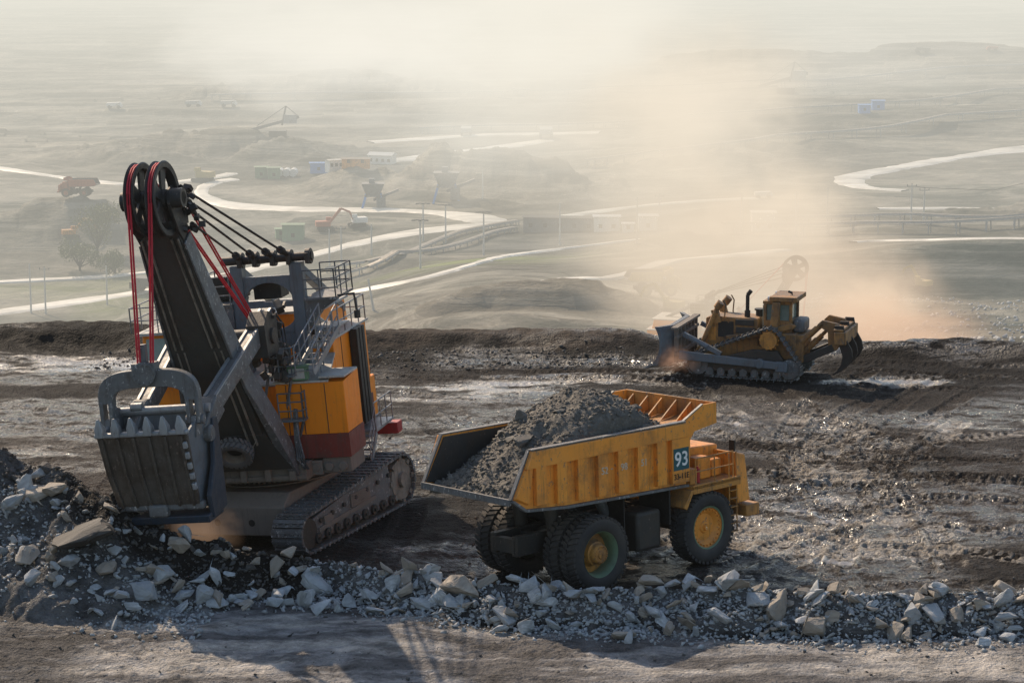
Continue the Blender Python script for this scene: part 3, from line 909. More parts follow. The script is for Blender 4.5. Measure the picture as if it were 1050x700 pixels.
def make_truck():
    t = empty('haul_truck', TRUCK_LOC, (radians(-2.5), 0, radians(42)),
              'orange mining haul truck numbered 93 with grey rubble heaped in its dump body', 'haul truck')
    WB = 5.4
    # ---- frame
    f = MB()
    for s in (-1, 1):
        f.bb((-2.2, s * 0.55 - 0.14, 1.35), (7.3, s * 0.55 + 0.14, 2.05))
    for x in (-2.1, -0.9, 1.2, 2.8, 4.2, 6.9):
        f.bb((x - 0.15, -0.55, 1.45), (x + 0.15, 0.55, 1.95))
    f.build('chassis_frame', 'steel_dark', t, bevel=0.02)
    ax = MB().cyl((0, -2.3, 1.35), (0, 2.3, 1.35), 0.42, n=20)
    ax.lathe([(0.05, -0.7), (0.55, -0.5), (0.72, 0), (0.55, 0.5), (0.05, 0.7)], (0, 0, 1.35), 'y', 24)
    ax.build('rear_axle', 'steel_dark', t)
    MB().cyl((WB, -2.0, 1.35), (WB, 2.0, 1.35), 0.22, n=16).bb((WB - 0.3, -1.2, 1.1), (WB + 0.3, 1.2, 1.5)).build('front_axle', 'steel_dark', t)
    # suspension struts
    for s in (-1, 1):
        MB().cyl((-0.5, s * 0.85, 1.2), (-0.75, s * 0.8, 2.9), 0.17, n=14).cyl((-0.6, s * 0.83, 1.9), (-0.76, s * 0.8, 3.0), 0.24, n=14).build('suspension_strut', 'steel_dark', t)
        MB().cyl((WB, s * 1.35, 1.2), (WB - 0.15, s * 1.25, 2.8), 0.19, n=14).cyl((WB - 0.1, s * 1.3, 2.0), (WB - 0.15, s * 1.25, 2.9), 0.26, n=14).build('suspension_strut', 'steel_dark', t)
        MB().cyl((2.2, s * 0.95, 1.5), (1.2, s * 0.95, 3.3), 0.2, n=14).cyl((1.7, s * 0.95, 2.4), (1.0, s * 0.95, 3.6), 0.13, n=14).build('hoist_cylinder', 'steel', t)
    # ---- wheels
    def front_wheel(s):
        y = s * 2.17
        w = MB()
        o = s
        prof = [(0.30, 0.02), (0.34, 0.20), (0.50, 0.14), (0.62, 0.16), (0.66, 0.24), (0.72, 0.30), (0.78, 0.33), (0.80, 0.30), (0.80, -0.30), (0.60, -0.30)]
        w.lathe([(r, h * o) for r, h in prof[5:]], (WB, y, 1.35), 'y', 48)
        rim = w.build('wheel', 'green_rim', t)
        d = MB().lathe([(0.02, 0.22 * o), (0.10, 0.24 * o), (0.13, 0.16 * o), (0.20, 0.15 * o), (0.24, 0.10 * o), (0.48, 0.09 * o), (0.60, 0.20 * o), (0.71, 0.24 * o), (0.73, 0.28 * o)], (WB, y, 1.35), 'y', 40)
        for k in range(24):
            a = 2 * pi * k / 24
            c0 = (WB + 0.655 * cos(a), y + o * 0.20, 1.35 + 0.655 * sin(a))
            d.cyl(c0, (c0[0], y + o * 0.29, c0[2]), 0.032, n=6)
        d.build('hub', 'orange', rim)
        tyre_mb((WB, y, 1.35), 1.35, 0.80).build('tyre', 'tyre', rim)
    def rear_wheel(s, y, outer):
        o = s
        w = MB().lathe([(0.70, -0.22 * o), (0.70, 0.10 * o), (0.74, 0.24 * o), (0.79, 0.31 * o), (0.81, 0.34 * o), (0.815, 0.28 * o), (0.80, -0.3 * o)], (0, y, 1.35), 'y', 48)
        rim = w.build('wheel', 'green_rim', t)
        if outer:
            d = MB().lathe([(0.70, -0.20 * o), (0.5, -0.18 * o), (0.44, -0.10 * o), (0.42, 0.10 * o), (0.36, 0.14 * o), (0.34, 0.30 * o), (0.30, 0.34 * o), (0.16, 0.345 * o), (0.14, 0.39 * o), (0.02, 0.40 * o)], (0, y, 1.35), 'y', 36)
            for k in range(18):
                a = 2 * pi * k / 18
                c0 = (0.27 * cos(a), y + o * 0.33, 1.35 + 0.27 * sin(a))
                d.cyl(c0, (c0[0], y + o * 0.37, c0[2]), 0.025, n=6)
            d.build('hub', 'orange_old', rim)
        tyre_mb((0, y, 1.35), 1.35, 0.76).build('tyre', 'tyre', rim)
    for s in (-1, 1):
        front_wheel(s)
        rear_wheel(s, s * 2.2, True)
        rear_wheel(s, s * 1.36, False)
    # ---- dump body
    b = MB()
    side = [(-4.35, 3.85), (-3.75, 3.45), (-1.8, 3.28), (4.35, 3.08), (4.50, 4.5), (4.85, 4.9), (6.05, 5.05), (6.05, 5.80), (5.30, 5.80), (4.25, 5.32), (-3.45, 5.40)]
    for s in (-1, 1):
        b.prism(side, s * 2.53, s * 2.61)
    body = b.build('dump_body', 'orange', t, bevel=0.01)
    # inner skin, floor, head wall and canopy
    fl = MB()
    fl.loft([[(-4.4, -2.5, 3.70), (-4.4, 2.5, 3.70), (-4.4, 2.5, 3.84), (-4.4, -2.5, 3.84)], [(-1.8, -2.5, 3.30), (-1.8, 2.5, 3.30), (-1.8, 2.5, 3.46), (-1.8, -2.5, 3.46)],
             [(4.3, -2.5, 3.12), (4.3, 2.5, 3.12), (4.3, 2.5, 3.26), (4.3, -2.5, 3.26)]])
    fl.build('body_floor', 'steel', body)
    li = MB()
    for s in (-1, 1):
        li.prism([(-4.3, 3.88), (-1.8, 3.48), (4.25, 3.3), (4.3, 5.25), (-3.4, 5.33)], s * 2.44, s * 2.525)
    li.build('body_liner', 'steel_dark', body)
    hw = MB().loft([[(4.3, -2.5, 3.1), (4.45, -2.5, 3.1), (4.45, 2.5, 3.1), (4.3, 2.5, 3.1)], [(4.55, -2.5, 4.9), (4.7, -2.5, 4.9), (4.7, 2.5, 4.9), (4.55, 2.5, 4.9)]])
    hw.build('head_wall', 'orange_old', body)
    cp = MB()
    cp.loft([[(4.55, -2.5, 4.86), (4.55, 2.5, 4.86), (4.55, 2.5, 4.96), (4.55, -2.5, 4.96)], [(6.0, -2.5, 5.04), (6.0, 2.5, 5.04), (6.0, 2.5, 5.14), (6.0, -2.5, 5.14)]])
    cp.bb((5.97, -2.53, 5.05), (6.05, 2.53, 5.80))
    for k in range(6):
        y = -2.1 + k * 0.84
        cp.prism([(5.05, 5.05), (5.95, 5.15), (5.95, 5.70)], y - 0.04, y + 0.04)
    cp.build('canopy', 'orange_old', body, bevel=0.01)
    # ribs on both sides
    def zbot(x): return np.interp(x, [-4.35, -3.75, -1.8, 4.35], [3.85, 3.45, 3.28, 3.08])
    rb = MB()
    xs = [-3.05 + 1.0 * k for k in range(8)]
    for s in (-1, 1):
        for k, x in enumerate(xs):
            if x > 3.6: continue
            z0, z1 = float(zbot(x)) + 0.12, 4.82
            rb.add([(x - 0.27, s * 2.612, z0), (x + 0.27, s * 2.612, z0), (x + 0.27, s * 2.612, z1), (x - 0.27, s * 2.612, z1),
                    (x - 0.265, s * 2.82, z0 + 0.02), (x + 0.20, s * 2.82, z0 + 0.02), (x + 0.20, s * 2.82, z1 - 0.01), (x - 0.265, s * 2.82, z1 - 0.01)],
                   [(0, 3, 2, 1), (4, 5, 6, 7), (0, 1, 5, 4), (1, 2, 6, 5), (2, 3, 7, 6), (3, 0, 4, 7)])
        # top chord and rear/front posts
        rb.add([(-3.75, s * 2.612, 4.80), (4.45, s * 2.612, 4.80), (4.25, s * 2.612, 5.33), (-3.47, s * 2.612, 5.41),
                (-3.72, s * 2.84, 4.81), (4.40, s * 2.84, 4.81), (4.25, s * 2.84, 5.29), (-3.45, s * 2.84, 5.37)],
               [(0, 3, 2, 1), (4, 5, 6, 7), (0, 1, 5, 4), (1, 2, 6, 5), (2, 3, 7, 6), (3, 0, 4, 7)])
        rb.add([(3.45, s * 2.612, 3.2), (4.37, s * 2.612, 3.18), (4.47, s * 2.612, 4.80), (3.45, s * 2.612, 4.80),
                (3.455, s * 2.82, 3.22), (4.34, s * 2.82, 3.20), (4.42, s * 2.82, 4.805), (3.455, s * 2.82, 4.805)],
               [(0, 3, 2, 1), (4, 5, 6, 7), (0, 1, 5, 4), (1, 2, 6, 5), (2, 3, 7, 6), (3, 0, 4, 7)])
        rb.add([(-4.3, s * 2.612, 3.86), (-3.6, s * 2.612, 3.55), (-3.35, s * 2.612, 4.8), (-3.75, s * 2.612, 4.8),
                (-4.2, s * 2.72, 3.90), (-3.62, s * 2.72, 3.62), (-3.38, s * 2.72, 4.78), (-3.70, s * 2.72, 4.78)],
               [(0, 3, 2, 1), (4, 5, 6, 7), (0, 1, 5, 4), (1, 2, 6, 5), (2, 3, 7, 6), (3, 0, 4, 7)])
    rb.build('side_rib', 'orange', body, bevel=0.012)
    # rub rail (scraped steel edge) along the bottom and the rim
    rr = MB()
    for s in (-1, 1):
        pts = [(-4.36, s * 2.66, 3.82), (-3.77, s * 2.66, 3.42), (-1.8, s * 2.66, 3.24), (4.36, s * 2.66, 3.04)]
        for a, c_ in zip(pts, pts[1:]):
            rr.beam(a, c_, 0.22, 0.09)
        rr.beam((-3.47, s * 2.64, 5.42), (4.25, s * 2.64, 5.345), 0.26, 0.045)
        rr.beam((4.25, s * 2.58, 5.345), (5.30, s * 2.58, 5.82), 0.12, 0.04)
        rr.beam((-4.38, s * 2.58, 3.86), (-3.48, s * 2.58, 5.42), 0.16, 0.06)
    rr.beam((-4.42, -2.6, 3.77), (-4.42, 2.6, 3.77), 0.10, 0.22)
    rr.build('edge_rail', 'steel', body)
    # number plate and lettering on the visible side
    Ms = Matrix.Translation((3.91, -2.832, 4.05)) @ Matrix(((1, 0, 0, 0), (0, 0, -1, 0), (0, 1, 0, 0), (0, 0, 0, 1)))
    sg = MB().box((0, 0, 0), (0.80, 0.78, 0.012)).build('number_sign', 'teal_sign', body, M4=Ms @ Matrix.Translation((0, 0.02, 0)))
    text_obj('93', 0.72, 'number_lettering', 'lettering_white', body, Ms @ Matrix.Translation((0, 0.0, 0.012)) @ Matrix.Scale(1.0, 4, (1, 0, 0)))
    text_obj('33-11E', 0.285, 'model_lettering', 'lettering_black', body, Ms @ Matrix.Translation((0, -0.60, 0.004)))
    for x, s_ in ((-0.02, '52'), (0.52, '-'), (0.96, '98'), (1.98, '51')):
        Mt = Matrix.Translation((x, -2.826 if s_ != '-' else -2.62, 4.22)) @ Matrix(((1, 0, 0, 0), (0, 0, -1, 0), (0, 1, 0, 0), (0, 0, 0, 1)))
        text_obj(s_, 0.34, 'faded_lettering', 'lettering_pale', body, Mt)
    # ---- front end
    dk = MB()
    for s in (-1, 1):
        dk.bb((4.55, s * 1.25, 2.86), (7.0, s * 2.6, 2.98))
        dk.bb((4.55, s * 2.54, 2.70), (7.0, s * 2.6, 3.02))
        dk.prism([(4.2, 2.2), (4.6, 2.86), (4.45, 2.86), (4.05, 2.3)], s * 1.7, s * 2.6)
    dk.build('deck', 'orange_old', t, bevel=0.01)
    hd = MB().prism([(4.9, 2.0), (7.25, 2.0), (7.25, 3.98), (5.2, 4.08), (4.9, 3.9)], -1.25, 1.2)
    hood = hd.build('hood', 'orange', t, bevel=0.06)
    g = MB().loft([[(7.02, -2.42, 1.95), (7.02, 2.42, 1.95), (7.02, 2.36, 3.84), (7.02, -2.36, 3.84)], [(7.8, -2.32, 1.95), (7.8, 2.32, 1.95), (7.68, 2.2, 3.66), (7.68, -2.2, 3.66)]])
    nose = g.build('radiator_housing', 'orange', t, bevel=0.05)
    gr = MB()
    for k in range(14):
        gr.box((7.80 - 0.05 * k / 14, 0, 2.15 + k * 0.11), (0.03, 2.4, 0.05))
    gr.build('grille', 'black', nose)
    for s in (-1, 1):
        for k in range(2):
            MB().cyl((7.76, s * (1.85), 2.3 + k * 0.32), (7.84, s * 1.85, 2.3 + k * 0.32), 0.12, n=16).build('headlight', 'lamp', nose)
    bp = MB().bb((7.35, -2.55, 1.42), (8.05, 2.55, 1.86)).bb((6.9, -0.7, 1.4), (7.4, 0.7, 1.9))
    bp.build('bumper', 'orange_old', t, bevel=0.04)
    # air cleaners and boxes on the visible deck
    ac = MB().bb((5.45, -1.95, 2.99), (6.15, -1.28, 3.78)).bb((6.25, -1.9, 2.99), (6.75, -1.28, 3.62))
    ac.build('air_cleaner', 'orange', t, bevel=0.05)
    MB().bb((4.65, -2.35, 2.99), (5.0, -1.9, 3.55)).build('battery_box', 'orange_old', t, bevel=0.02)
    MB().cyl((5.18, -2.2, 2.99), (5.18, -2.2, 3.5), 0.09, n=12).cyl((5.18, -2.2, 3.5), (5.18, -2.2, 3.58), 0.04, n=8).cyl((5.18, -1.95, 2.99), (5.18, -1.95, 3.4), 0.08, n=12).build('fire_extinguisher', 'red', t)
    MB().bb((5.2, 1.25, 2.99), (6.9, 1.35, 3.0)).build('deck_edge', 'orange_old', t)
    # cab on the far side
    cb = MB().prism([(4.95, 2.98), (6.55, 2.98), (6.55, 3.75), (6.35, 4.62), (4.95, 4.62)], 1.25, 2.45)
    cab = cb.build('cab', 'orange', t, bevel=0.03)
    MB().bb((5.15, 1.238, 3.75), (6.15, 1.245, 4.45)).build('window', 'glass', cab)
    MB().loft([[(6.562, 1.35, 3.75), (6.562, 2.35, 3.75), (6.57, 2.35, 3.75), (6.57, 1.35, 3.75)], [(6.40, 1.35, 4.5), (6.40, 2.35, 4.5), (6.41, 2.35, 4.5), (6.41, 1.35, 4.5)]]).build('windscreen', 'glass', cab)
    # rails and ladder
    MB().rail([(4.75, 2.52, 3.0), (7.0, 2.52, 3.0)], 0.95, 0.025, 2, 1.1).build('handrail', 'orange_old', t)
    rl = MB().rail([(4.75, -2.52, 3.0), (6.7, -2.52, 3.0)], 0.95, 0.025, 2, 1.0)
    rl.build('handrail', 'orange_old', t)
    for s in (-1, 1):
        la = MB()
        for x in (6.5, 6.88):
            la.cyl((x, s * 2.5, 0.95), (x, s * 2.5, 3.9), 0.025, n=6)
        for k in range(7):
            la.bb((6.5, s * 2.5 - 0.08, 1.0 + k * 0.3), (6.88, s * 2.5 + 0.08, 1.03 + k * 0.3))
        la.build('ladder', 'orange_old', t)
    MB().cyl((6.9, -2.3, 3.0), (6.9, -2.3, 4.25), 0.02, n=6).box((6.9, -2.3, 4.1), (0.06, 0.26, 0.4)).build('mirror', 'black', t)
    # tank between the wheels
    MB().bb((2.15, -2.15, 0.95), (3.35, -1.0, 2.35)).build('hydraulic_tank', 'steel_dark', t, bevel=0.12)
    MB().bb((2.15, 1.0, 0.95), (3.35, 2.15, 2.35)).build('fuel_tank', 'steel_dark', t, bevel=0.12)
    # mud flap + skirts
    MB().bb((1.75, -1.9, 1.7), (1.8, -0.7, 3.15)).bb((3.7, -2.2, 1.7), (3.78, -0.7, 3.0)).build('mud_flap', 'black', t)
    body.scale = (0.955, 0.87, 1)
    body.location = (0.28, -0.08, 0)
    return t
truck = make_truck()
bpy.context.view_layer.update()

# ------------------------------------------------------------------ rocks
def rock_mesh(name, seed, flat=0.6, n=13, mat='rock_blue'):
    import bmesh
    r = random.Random(seed)
    bm = bmesh.new()
    ax = (1.0, r.uniform(0.6, 0.95), flat * r.uniform(0.75, 1.15))
    for i in range(n):
        v = Vector((r.gauss(0, 1), r.gauss(0, 1), r.gauss(0, 1))).normalized() * r.uniform(0.85, 1.1)
        m = max(abs(v.x), abs(v.y), abs(v.z))
        v = v.lerp(v / m * 0.9, 0.75)
        bm.verts.new((v.x * ax[0] / 2, v.y * ax[1] / 2, v.z * ax[2] / 2))
    ret = bmesh.ops.convex_hull(bm, input=bm.verts)
    bmesh.ops.delete(bm, geom=[g for g in ret['geom_interior'] if isinstance(g, bmesh.types.BMVert)], context='VERTS')
    bmesh.ops.bevel(bm, geom=list(bm.edges), offset=0.025, segments=1, affect='EDGES')
    # chipped, layered surface
    bmesh.ops.triangulate(bm, faces=bm.faces)
    bmesh.ops.subdivide_edges(bm, edges=[e for e in bm.edges if e.calc_length() > 0.16], cuts=1, use_grid_fill=False)
    bmesh.ops.triangulate(bm, faces=bm.faces)
    ph = r.uniform(0, 6)
    for v in bm.verts:
        k = 1 + 0.035 * sin(v.co.z * 55 + ph + 3 * sin(v.co.x * 7)) + r.uniform(-0.022, 0.022)
        v.co.x *= k; v.co.y *= k
        v.co.z += r.uniform(-0.012, 0.012)
    me = bpy.data.meshes.new(name)
    bm.to_mesh(me)
    bm.free()
    me.materials.append(M[mat])
    return me
RB = {m: [rock_mesh('rock', 100 * i + k, (0.30, 0.42, 0.62)[k % 3], 8 + k % 4, m) for k in range(9)] for i, m in enumerate(('rock_blue', 'rock_tan', 'rock_dark', 'rock_load'))}

def put_rock(x, y, size, mat, rot=None, label=None, group=None, sink=0.22, name='rock', z=None, mesh=None, cat='rock'):
    me = mesh or random.choice(RB[mat])
    o = bpy.data.objects.new(name, me)
    rot = rot or (random.gauss(0, 0.35), random.gauss(0, 0.35), random.uniform(0, 2 * pi))
    o.rotation_euler = rot
    o.scale = (size, size * random.uniform(0.8, 1.1), size * random.uniform(0.85, 1.15))
    zz = gz(x, y) if z is None else z
    o.location = (x, y, zz + size * (0.30 - sink))
    C.objects.link(o)
    return tag(o, label, cat, group)

def stone_field(name, pts, mats, label, cat, zf=None, seed=5, parent=None, flat=0.55):
    """many small angular stones as one mesh: pts = (x, y, z, size)"""
    r = np.random.RandomState(seed)
    base = []
    for k in range(10):
        import bmesh
        bm = bmesh.new()
        for i in range(9):
            v = r.normal(size=3); v /= np.linalg.norm(v)
            m_ = np.abs(v).max(); v = v * 0.5 + v / m_ * 0.4
            bm.verts.new((v[0] * 0.5, v[1] * 0.42, v[2] * 0.5 * flat))
        rt_ = bmesh.ops.convex_hull(bm, input=bm.verts)
        dl = [g for g in rt_['geom_interior'] if isinstance(g, bmesh.types.BMVert)]
        if dl: bmesh.ops.delete(bm, geom=dl, context='VERTS')
        bmesh.ops.triangulate(bm, faces=bm.faces)
        bm.verts.ensure_lookup_table(); bm.verts.index_update()
        base.append((np.array([v.co[:] for v in bm.verts]), np.array([[v.index for v in f.verts] for f in bm.faces])))
        bm.free()
    V, Fc, o = [], [], 0
    for (x, y, z, s) in pts:
        v, f = base[r.randint(10)]
        a, b_, c_ = r.normal(0, 0.5), r.normal(0, 0.5), r.uniform(0, 6.28)
        R_ = np.array(Euler((a, b_, c_)).to_matrix())
        w = (v * s * np.array([1, r.uniform(.7, 1.1), r.uniform(.7, 1.2)])) @ R_.T + np.array([x, y, z])
        V.append(w); Fc.append(f + o); o += len(v)
    V = np.concatenate(V).astype(np.float32); Fc = np.concatenate(Fc).astype(np.int32)
    me = bpy.data.meshes.new(name)
    me.vertices.add(len(V)); me.vertices.foreach_set("co", V.ravel())
    me.loops.add(Fc.size); me.loops.foreach_set("vertex_index", Fc.ravel())
    me.polygons.add(len(Fc)); me.polygons.foreach_set("loop_start", np.arange(0, Fc.size, 3, dtype=np.int32))
    me.update(calc_edges=True)
    me.materials.append(M[mats])
    ob = bpy.data.objects.new(name, me)
    C.objects.link(ob)
    if label: tag(ob, label, cat, None, 'stuff')
    return ob

# ------------------------------------------------------------------ load in the truck
def make_load():
    TM = truck.matrix_world.copy()
    nx, ny = 130, 80
    xs = np.linspace(-3.85, 4.35, nx); ys = np.linspace(-2.15, 2.0, ny)
    Xl, Yl = np.meshgrid(xs, ys, indexing='ij')
    px_ = np.interp(Xl, [-3.85, -3.0, -1.8, -0.6, 0.6, 1.3, 2.0, 3.0, 3.8, 4.35], [3.62, 4.15, 4.8, 5.65, 6.2, 6.5, 6.5, 6.1, 5.3, 4.9])
    edge = np.interp(np.abs(Yl + 0.08), [0, 0.8, 1.5, 1.9, 2.1], [0, 0.06, 0.32, 0.75, 1.1])
    base = np.interp(Xl, [-3.85, -2, 0, 3, 4.35], [3.6, 4.0, 5.0, 5.1, 4.5])
    Zl = np.maximum(px_ - edge * np.clip((px_ - base) / 1.3, 0.15, 1.0) * 1.25, 3.5)
    Zl = np.where(np.abs(Yl + 0.08) > 1.8, np.minimum(Zl, 5.22), Zl)
    Zl = Zl + 0.22 * fbm(Xl * 0.9, Yl * 0.9, 5, 0.6) + 0.06 * fbm(Xl * 5, Yl * 5, 3)
    # step-like slabs on the left shoulder
    Zl = Zl + 0.16 * np.maximum(0, ridged(Xl * 1.3, Yl * 1.3, 3))
    vs = np.stack([Xl, Yl, Zl], -1).reshape(-1, 3)
    mb = MB()
    mb.v = [tuple(p) for p in vs]
    mb.f = [(i * ny + j, (i + 1) * ny + j, (i + 1) * ny + j + 1, i * ny + j + 1) for i in range(nx - 1) for j in range(ny - 1)]
    # close it down to the body floor
    n0 = len(mb.v)
    o = mb.build('rubble_load', 'load_soil', None)
    o.matrix_world = TM
    tag(o, 'heap of grey broken rock filling the dump body of truck 93', 'rubble', None, 'stuff')
    pts = []
    r = random.Random(11)
    from bisect import bisect
    def zat(x, y):
        i = min(nx - 1, max(0, int((x - xs[0]) / (xs[1] - xs[0])))); j = min(ny - 1, max(0, int((y - ys[0]) / (ys[1] - ys[0]))))
        return float(Zl[i, j])
    for k in range(5200):
        x = r.uniform(-3.8, 4.3); y = r.uniform(-2.1, 1.95)
        s = 0.05 + 0.20 * r.random() ** 3.2
        if x < -0.5: s *= 1.25
        p = TM @ Vector((x, y, zat(x, y) + s * 0.05))
        pts.append((p.x, p.y, p.z, s))
    st = stone_field('load_stones', pts, 'rock_load', 'small angular grey stones covering the heap in the truck body', 'stones', seed=8)
    big = [(-1.4, -0.3, 0.95, 'slab leaning against the heap'), (-2.9, -1.5, 0.7, ''), (-0.3, 0.9, 0.85, ''), (-2.2, 0.5, 0.5, ''), (3.0, -1.2, 0.75, ''), (2.7, -0.2, 0.6, ''), (-0.8, -1.5, 0.55, ''),
           (0.2, -0.4, 0.6, ''), (-3.3, -0.4, 0.5, ''), (-1.9, -1.4, 0.5, ''), (-2.4, -0.6, 0.45, ''), (3.3, 0.6, 0.6, ''), (-1.0, 1.4, 0.6, ''), (-3.4, 1.3, 0.45, ''), (1.2, -1.6, 0.4, ''), (-1.2, 0.4, 0.7, '')]
    for i, (x, y, s, _) in enumerate(big):
        p = TM @ Vector((x, y, zat(x, y)))
        put_rock(p.x, p.y, s, 'rock_load', label='grey slab of shale lying on the heap in the truck body', group='larger slabs on the truck load', z=p.z, name='shale_slab', sink=0.28)
make_load()

# ================================================================== ROPE SHOVEL
def make_shovel():
    t = empty('rope_shovel', SHOVEL_LOC, (radians(5.5), 0, radians(258)),
              'large electric rope shovel with orange house and raised black boom behind the dark rock heap', 'rope shovel')
    # ---- undercarriage (slewed 12 degrees from the upper works)
    rz = Matrix.Rotation(radians(-13), 4, 'Z') @ Matrix.Translation((0.55, -0.1, 0))
    cbm = MB()
    cbm.prism([(-3.0, 0.45), (3.25, 0.45), (3.25, 1.55), (2.7, 2.0), (-2.7, 2.0), (-3.0, 1.6)], -2.55, 2.55)
    cb = cbm.build('carbody', 'carbody', t, bevel=0.05, M4=rz)
    for y in (-1.9, -0.4, 1.1, 2.2):
        MB().cyl((3.24, y, 0.95), (3.262, y, 0.95), 0.13, n=16).build('drain_hole', 'black', cb)
    for s in (-1, 1):
        y0, y1 = (2.66, 3.95) if s > 0 else (-3.95, -2.66)
        ym = (y0 + y1) / 2
        # belt path in xz
        path = []
        def arc(cx, cz, r, a0, a1, n):
            for i in range(n + 1):
                a = radians(a0 + (a1 - a0) * i / n)
                path.append((cx + r * cos(a), cz + r * sin(a)))
        arc(3.75, 0.72, 0.68, -90, 80, 12)
        arc(-3.55, 1.02, 0.98, 88, 250, 14)
        path.append((-3.0, 0.06))
        path.append((3.75, 0.04))
        # resample
        pts = [Vector((a, b)) for a, b in path] + [Vector(path[0])]
        L = [0]
        for a, b in zip(pts, pts[1:]): L.append(L[-1] + (b - a).length)
        NS = 56
        shoes = MB()
        for k in range(NS):
            q = L[-1] * (k + 0.5) / NS
            i = max(j for j in range(len(L)) if L[j] <= q)
            i = min(i, len(pts) - 2)
            u = (q - L[i]) / max(1e-6, L[i + 1] - L[i])
            p = pts[i].lerp(pts[i + 1], u)
            d = (pts[i + 1] - pts[i]).normalized()
            ang = atan2(d.y, d.x)
            m = Matrix.Translation((p.x, ym, p.y)) @ Matrix.Rotation(-ang, 4, 'Y')
            w = L[-1] / NS
            sub = MB().box((0, 0, 0), (w * 0.90, y1 - y0, 0.09)).box((w * 0.1, 0, -0.07), (w * 0.35, (y1 - y0) * 0.98, 0.07))
            for yy in (-0.45, -0.15, 0.15, 0.45):
                sub.box((-w * 0.2, yy, -0.065), (w * 0.18, 0.10, 0.06))
            shoes.add(sub.v, sub.f, m)
        tr = shoes.build('crawler_track', 'steel', t, M4=rz)
        fr = MB()
        fr.prism([(3.55, 0.30), (3.85, 0.75), (3.3, 1.20), (1.0, 1.50), (-2.6, 1.82), (-2.9, 0.40), (-2.5, 0.24)], y0 + 0.15, y1 - 0.12)
        ff = fr.build('crawler_frame', 'steel', t, bevel=0.03, M4=rz)
        yo = (y1 - 0.12) if s > 0 else (y0 + 0.15)
        for k in range(9):
            x = 3.2 - k * 0.72
            MB().cyl((x, yo - 0.1, 0.42), (x, yo + s * 0.10, 0.42), 0.20, n=16).cyl((x, yo, 0.42), (x, yo + s * 0.16, 0.42), 0.07, n=10).build('track_roller', 'steel_dark', ff)
        for k in range(7):
            x = 2.9 - k * 0.9; z = 1.02 + k * 0.07
            MB().cyl((x, yo, z), (x, yo + s * 0.09, z), 0.09, n=10).build('frame_pin', 'steel_dark', ff)
        pl = MB()
        pl.box((0.9, yo + s * 0.04, 0.78), (4.4, 0.07, 0.16), rot=(0, 0.04, 0)).box((-0.2, yo + s * 0.03, 1.15), (1.5, 0.05, 0.5)).box((2.3, yo + s * 0.03, 0.95), (0.7, 0.05, 0.3))
        for k in range(5):
            pl.box((-0.2, yo + s * 0.07, 0.98 + k * 0.09), (1.3, 0.02, 0.03))
        pl.build('side_plate', 'carbody', ff)
        MB().cyl((3.75, y0 + 0.1, 0.72), (3.75, y1 - 0.1, 0.72), 0.56, n=28).build('idler_wheel', 'steel_dark', t, M4=rz)
        sp = MB().cyl((-3.55, y0 + 0.1, 1.02), (-3.55, y1 - 0.1, 1.02), 0.82, n=28).cyl((-3.55, y0, 1.02), (-3.55, y1 + (0.05 if s > 0 else 0), 1.02), 0.3, n=20)
        for k in range(8):
            a = 2 * pi * k / 8
            sp.box((-3.55 + 0.85 * cos(a), ym, 1.02 + 0.85 * sin(a)), (0.2, 1.2, 0.2), rot=(0, -a, 0))
        sp.build('drive_sprocket', 'rail_steel', t, M4=rz)
    MB().cyl((0, 0, 2.0), (0, 0, 2.42), 2.15, n=56).build('slewing_ring', 'steel_dark', t)
    tr_ = MB()
    for k in range(72):
        a = 2 * pi * k / 72
        tr_.box((2.25 * cos(a), 2.25 * sin(a), 2.12), (0.12, 0.07, 0.2), rot=(0, 0, a))
    tr_.cyl((0, 0, 2.0), (0, 0, 2.05), 2.6, n=48)
    tr_.build('ring_gear', 'carbody', t)
    # ---- revolving frame
    rf = MB()
    rf.bb((-5.6, -2.9, 2.45), (3.0, 2.8, 3.0))
    rf.bb((2.4, -2.2, 2.42), (3.7, 2.4, 3.05))
    rf.bb((1.1, 2.8, 2.5), (2.9, 3.9, 3.08))
    for y in (2.55, 3.05, 3.6):
        rf.cyl((2.9, y, 2.75), (3.03, y, 2.75), 0.17, n=16)
    rfo = rf.build('revolving_frame', 'carbody', t, bevel=0.03)
    lg = MB()
    for k in range(5):
        y = -1.9 + k * 0.95
        lg.bb((3.68, y - 0.12, 2.5), (3.95, y + 0.12, 3.05))
    lg.bb((3.6, -2.2, 2.50), (3.8, 2.4, 2.66))
    lg.build('boom_foot_lug', 'carbody', rfo, bevel=0.02)
    # ---- machinery house
    hs = MB()
    hs.prism([(-5.2, 4.0), (-0.6, 4.0), (-0.6, 6.95), (-5.2, 6.95)], -2.9, 2.6)
    hs.prism([(-0.6, 4.0), (2.0, 4.0), (2.0, 5.7), (-0.6, 6.2)], -2.6, 2.6)
    hs.prism([(1.0, 4.0), (3.0, 4.0), (3.0, 5.95), (1.0, 6.1)], 1.3, 3.95)
    house = hs.build('machinery_house', 'house_orange', t, bevel=0.03)
    sk = MB()
    sk.bb((-5.22, -2.92, 3.0), (-0.6, 2.62, 3.998))
    sk.bb((0.98, 1.28, 3.1), (3.02, 3.97, 3.998))
    sk.bb((-0.6, -2.62, 3.0), (0.98, 2.62, 3.998))
    sk.build('house_skirt', 'red_skirt', house, bevel=0.01)
    rof = MB()
    rof.loft([[(3.08, 1.25, 5.96), (3.08, 3.4, 5.96), (3.08, 3.4, 6.04), (3.08, 1.25, 6.04)], [(-0.55, 1.2, 6.40), (-0.55, 2.65, 6.40), (-0.55, 2.65, 6.48), (-0.55, 1.2, 6.48)]])
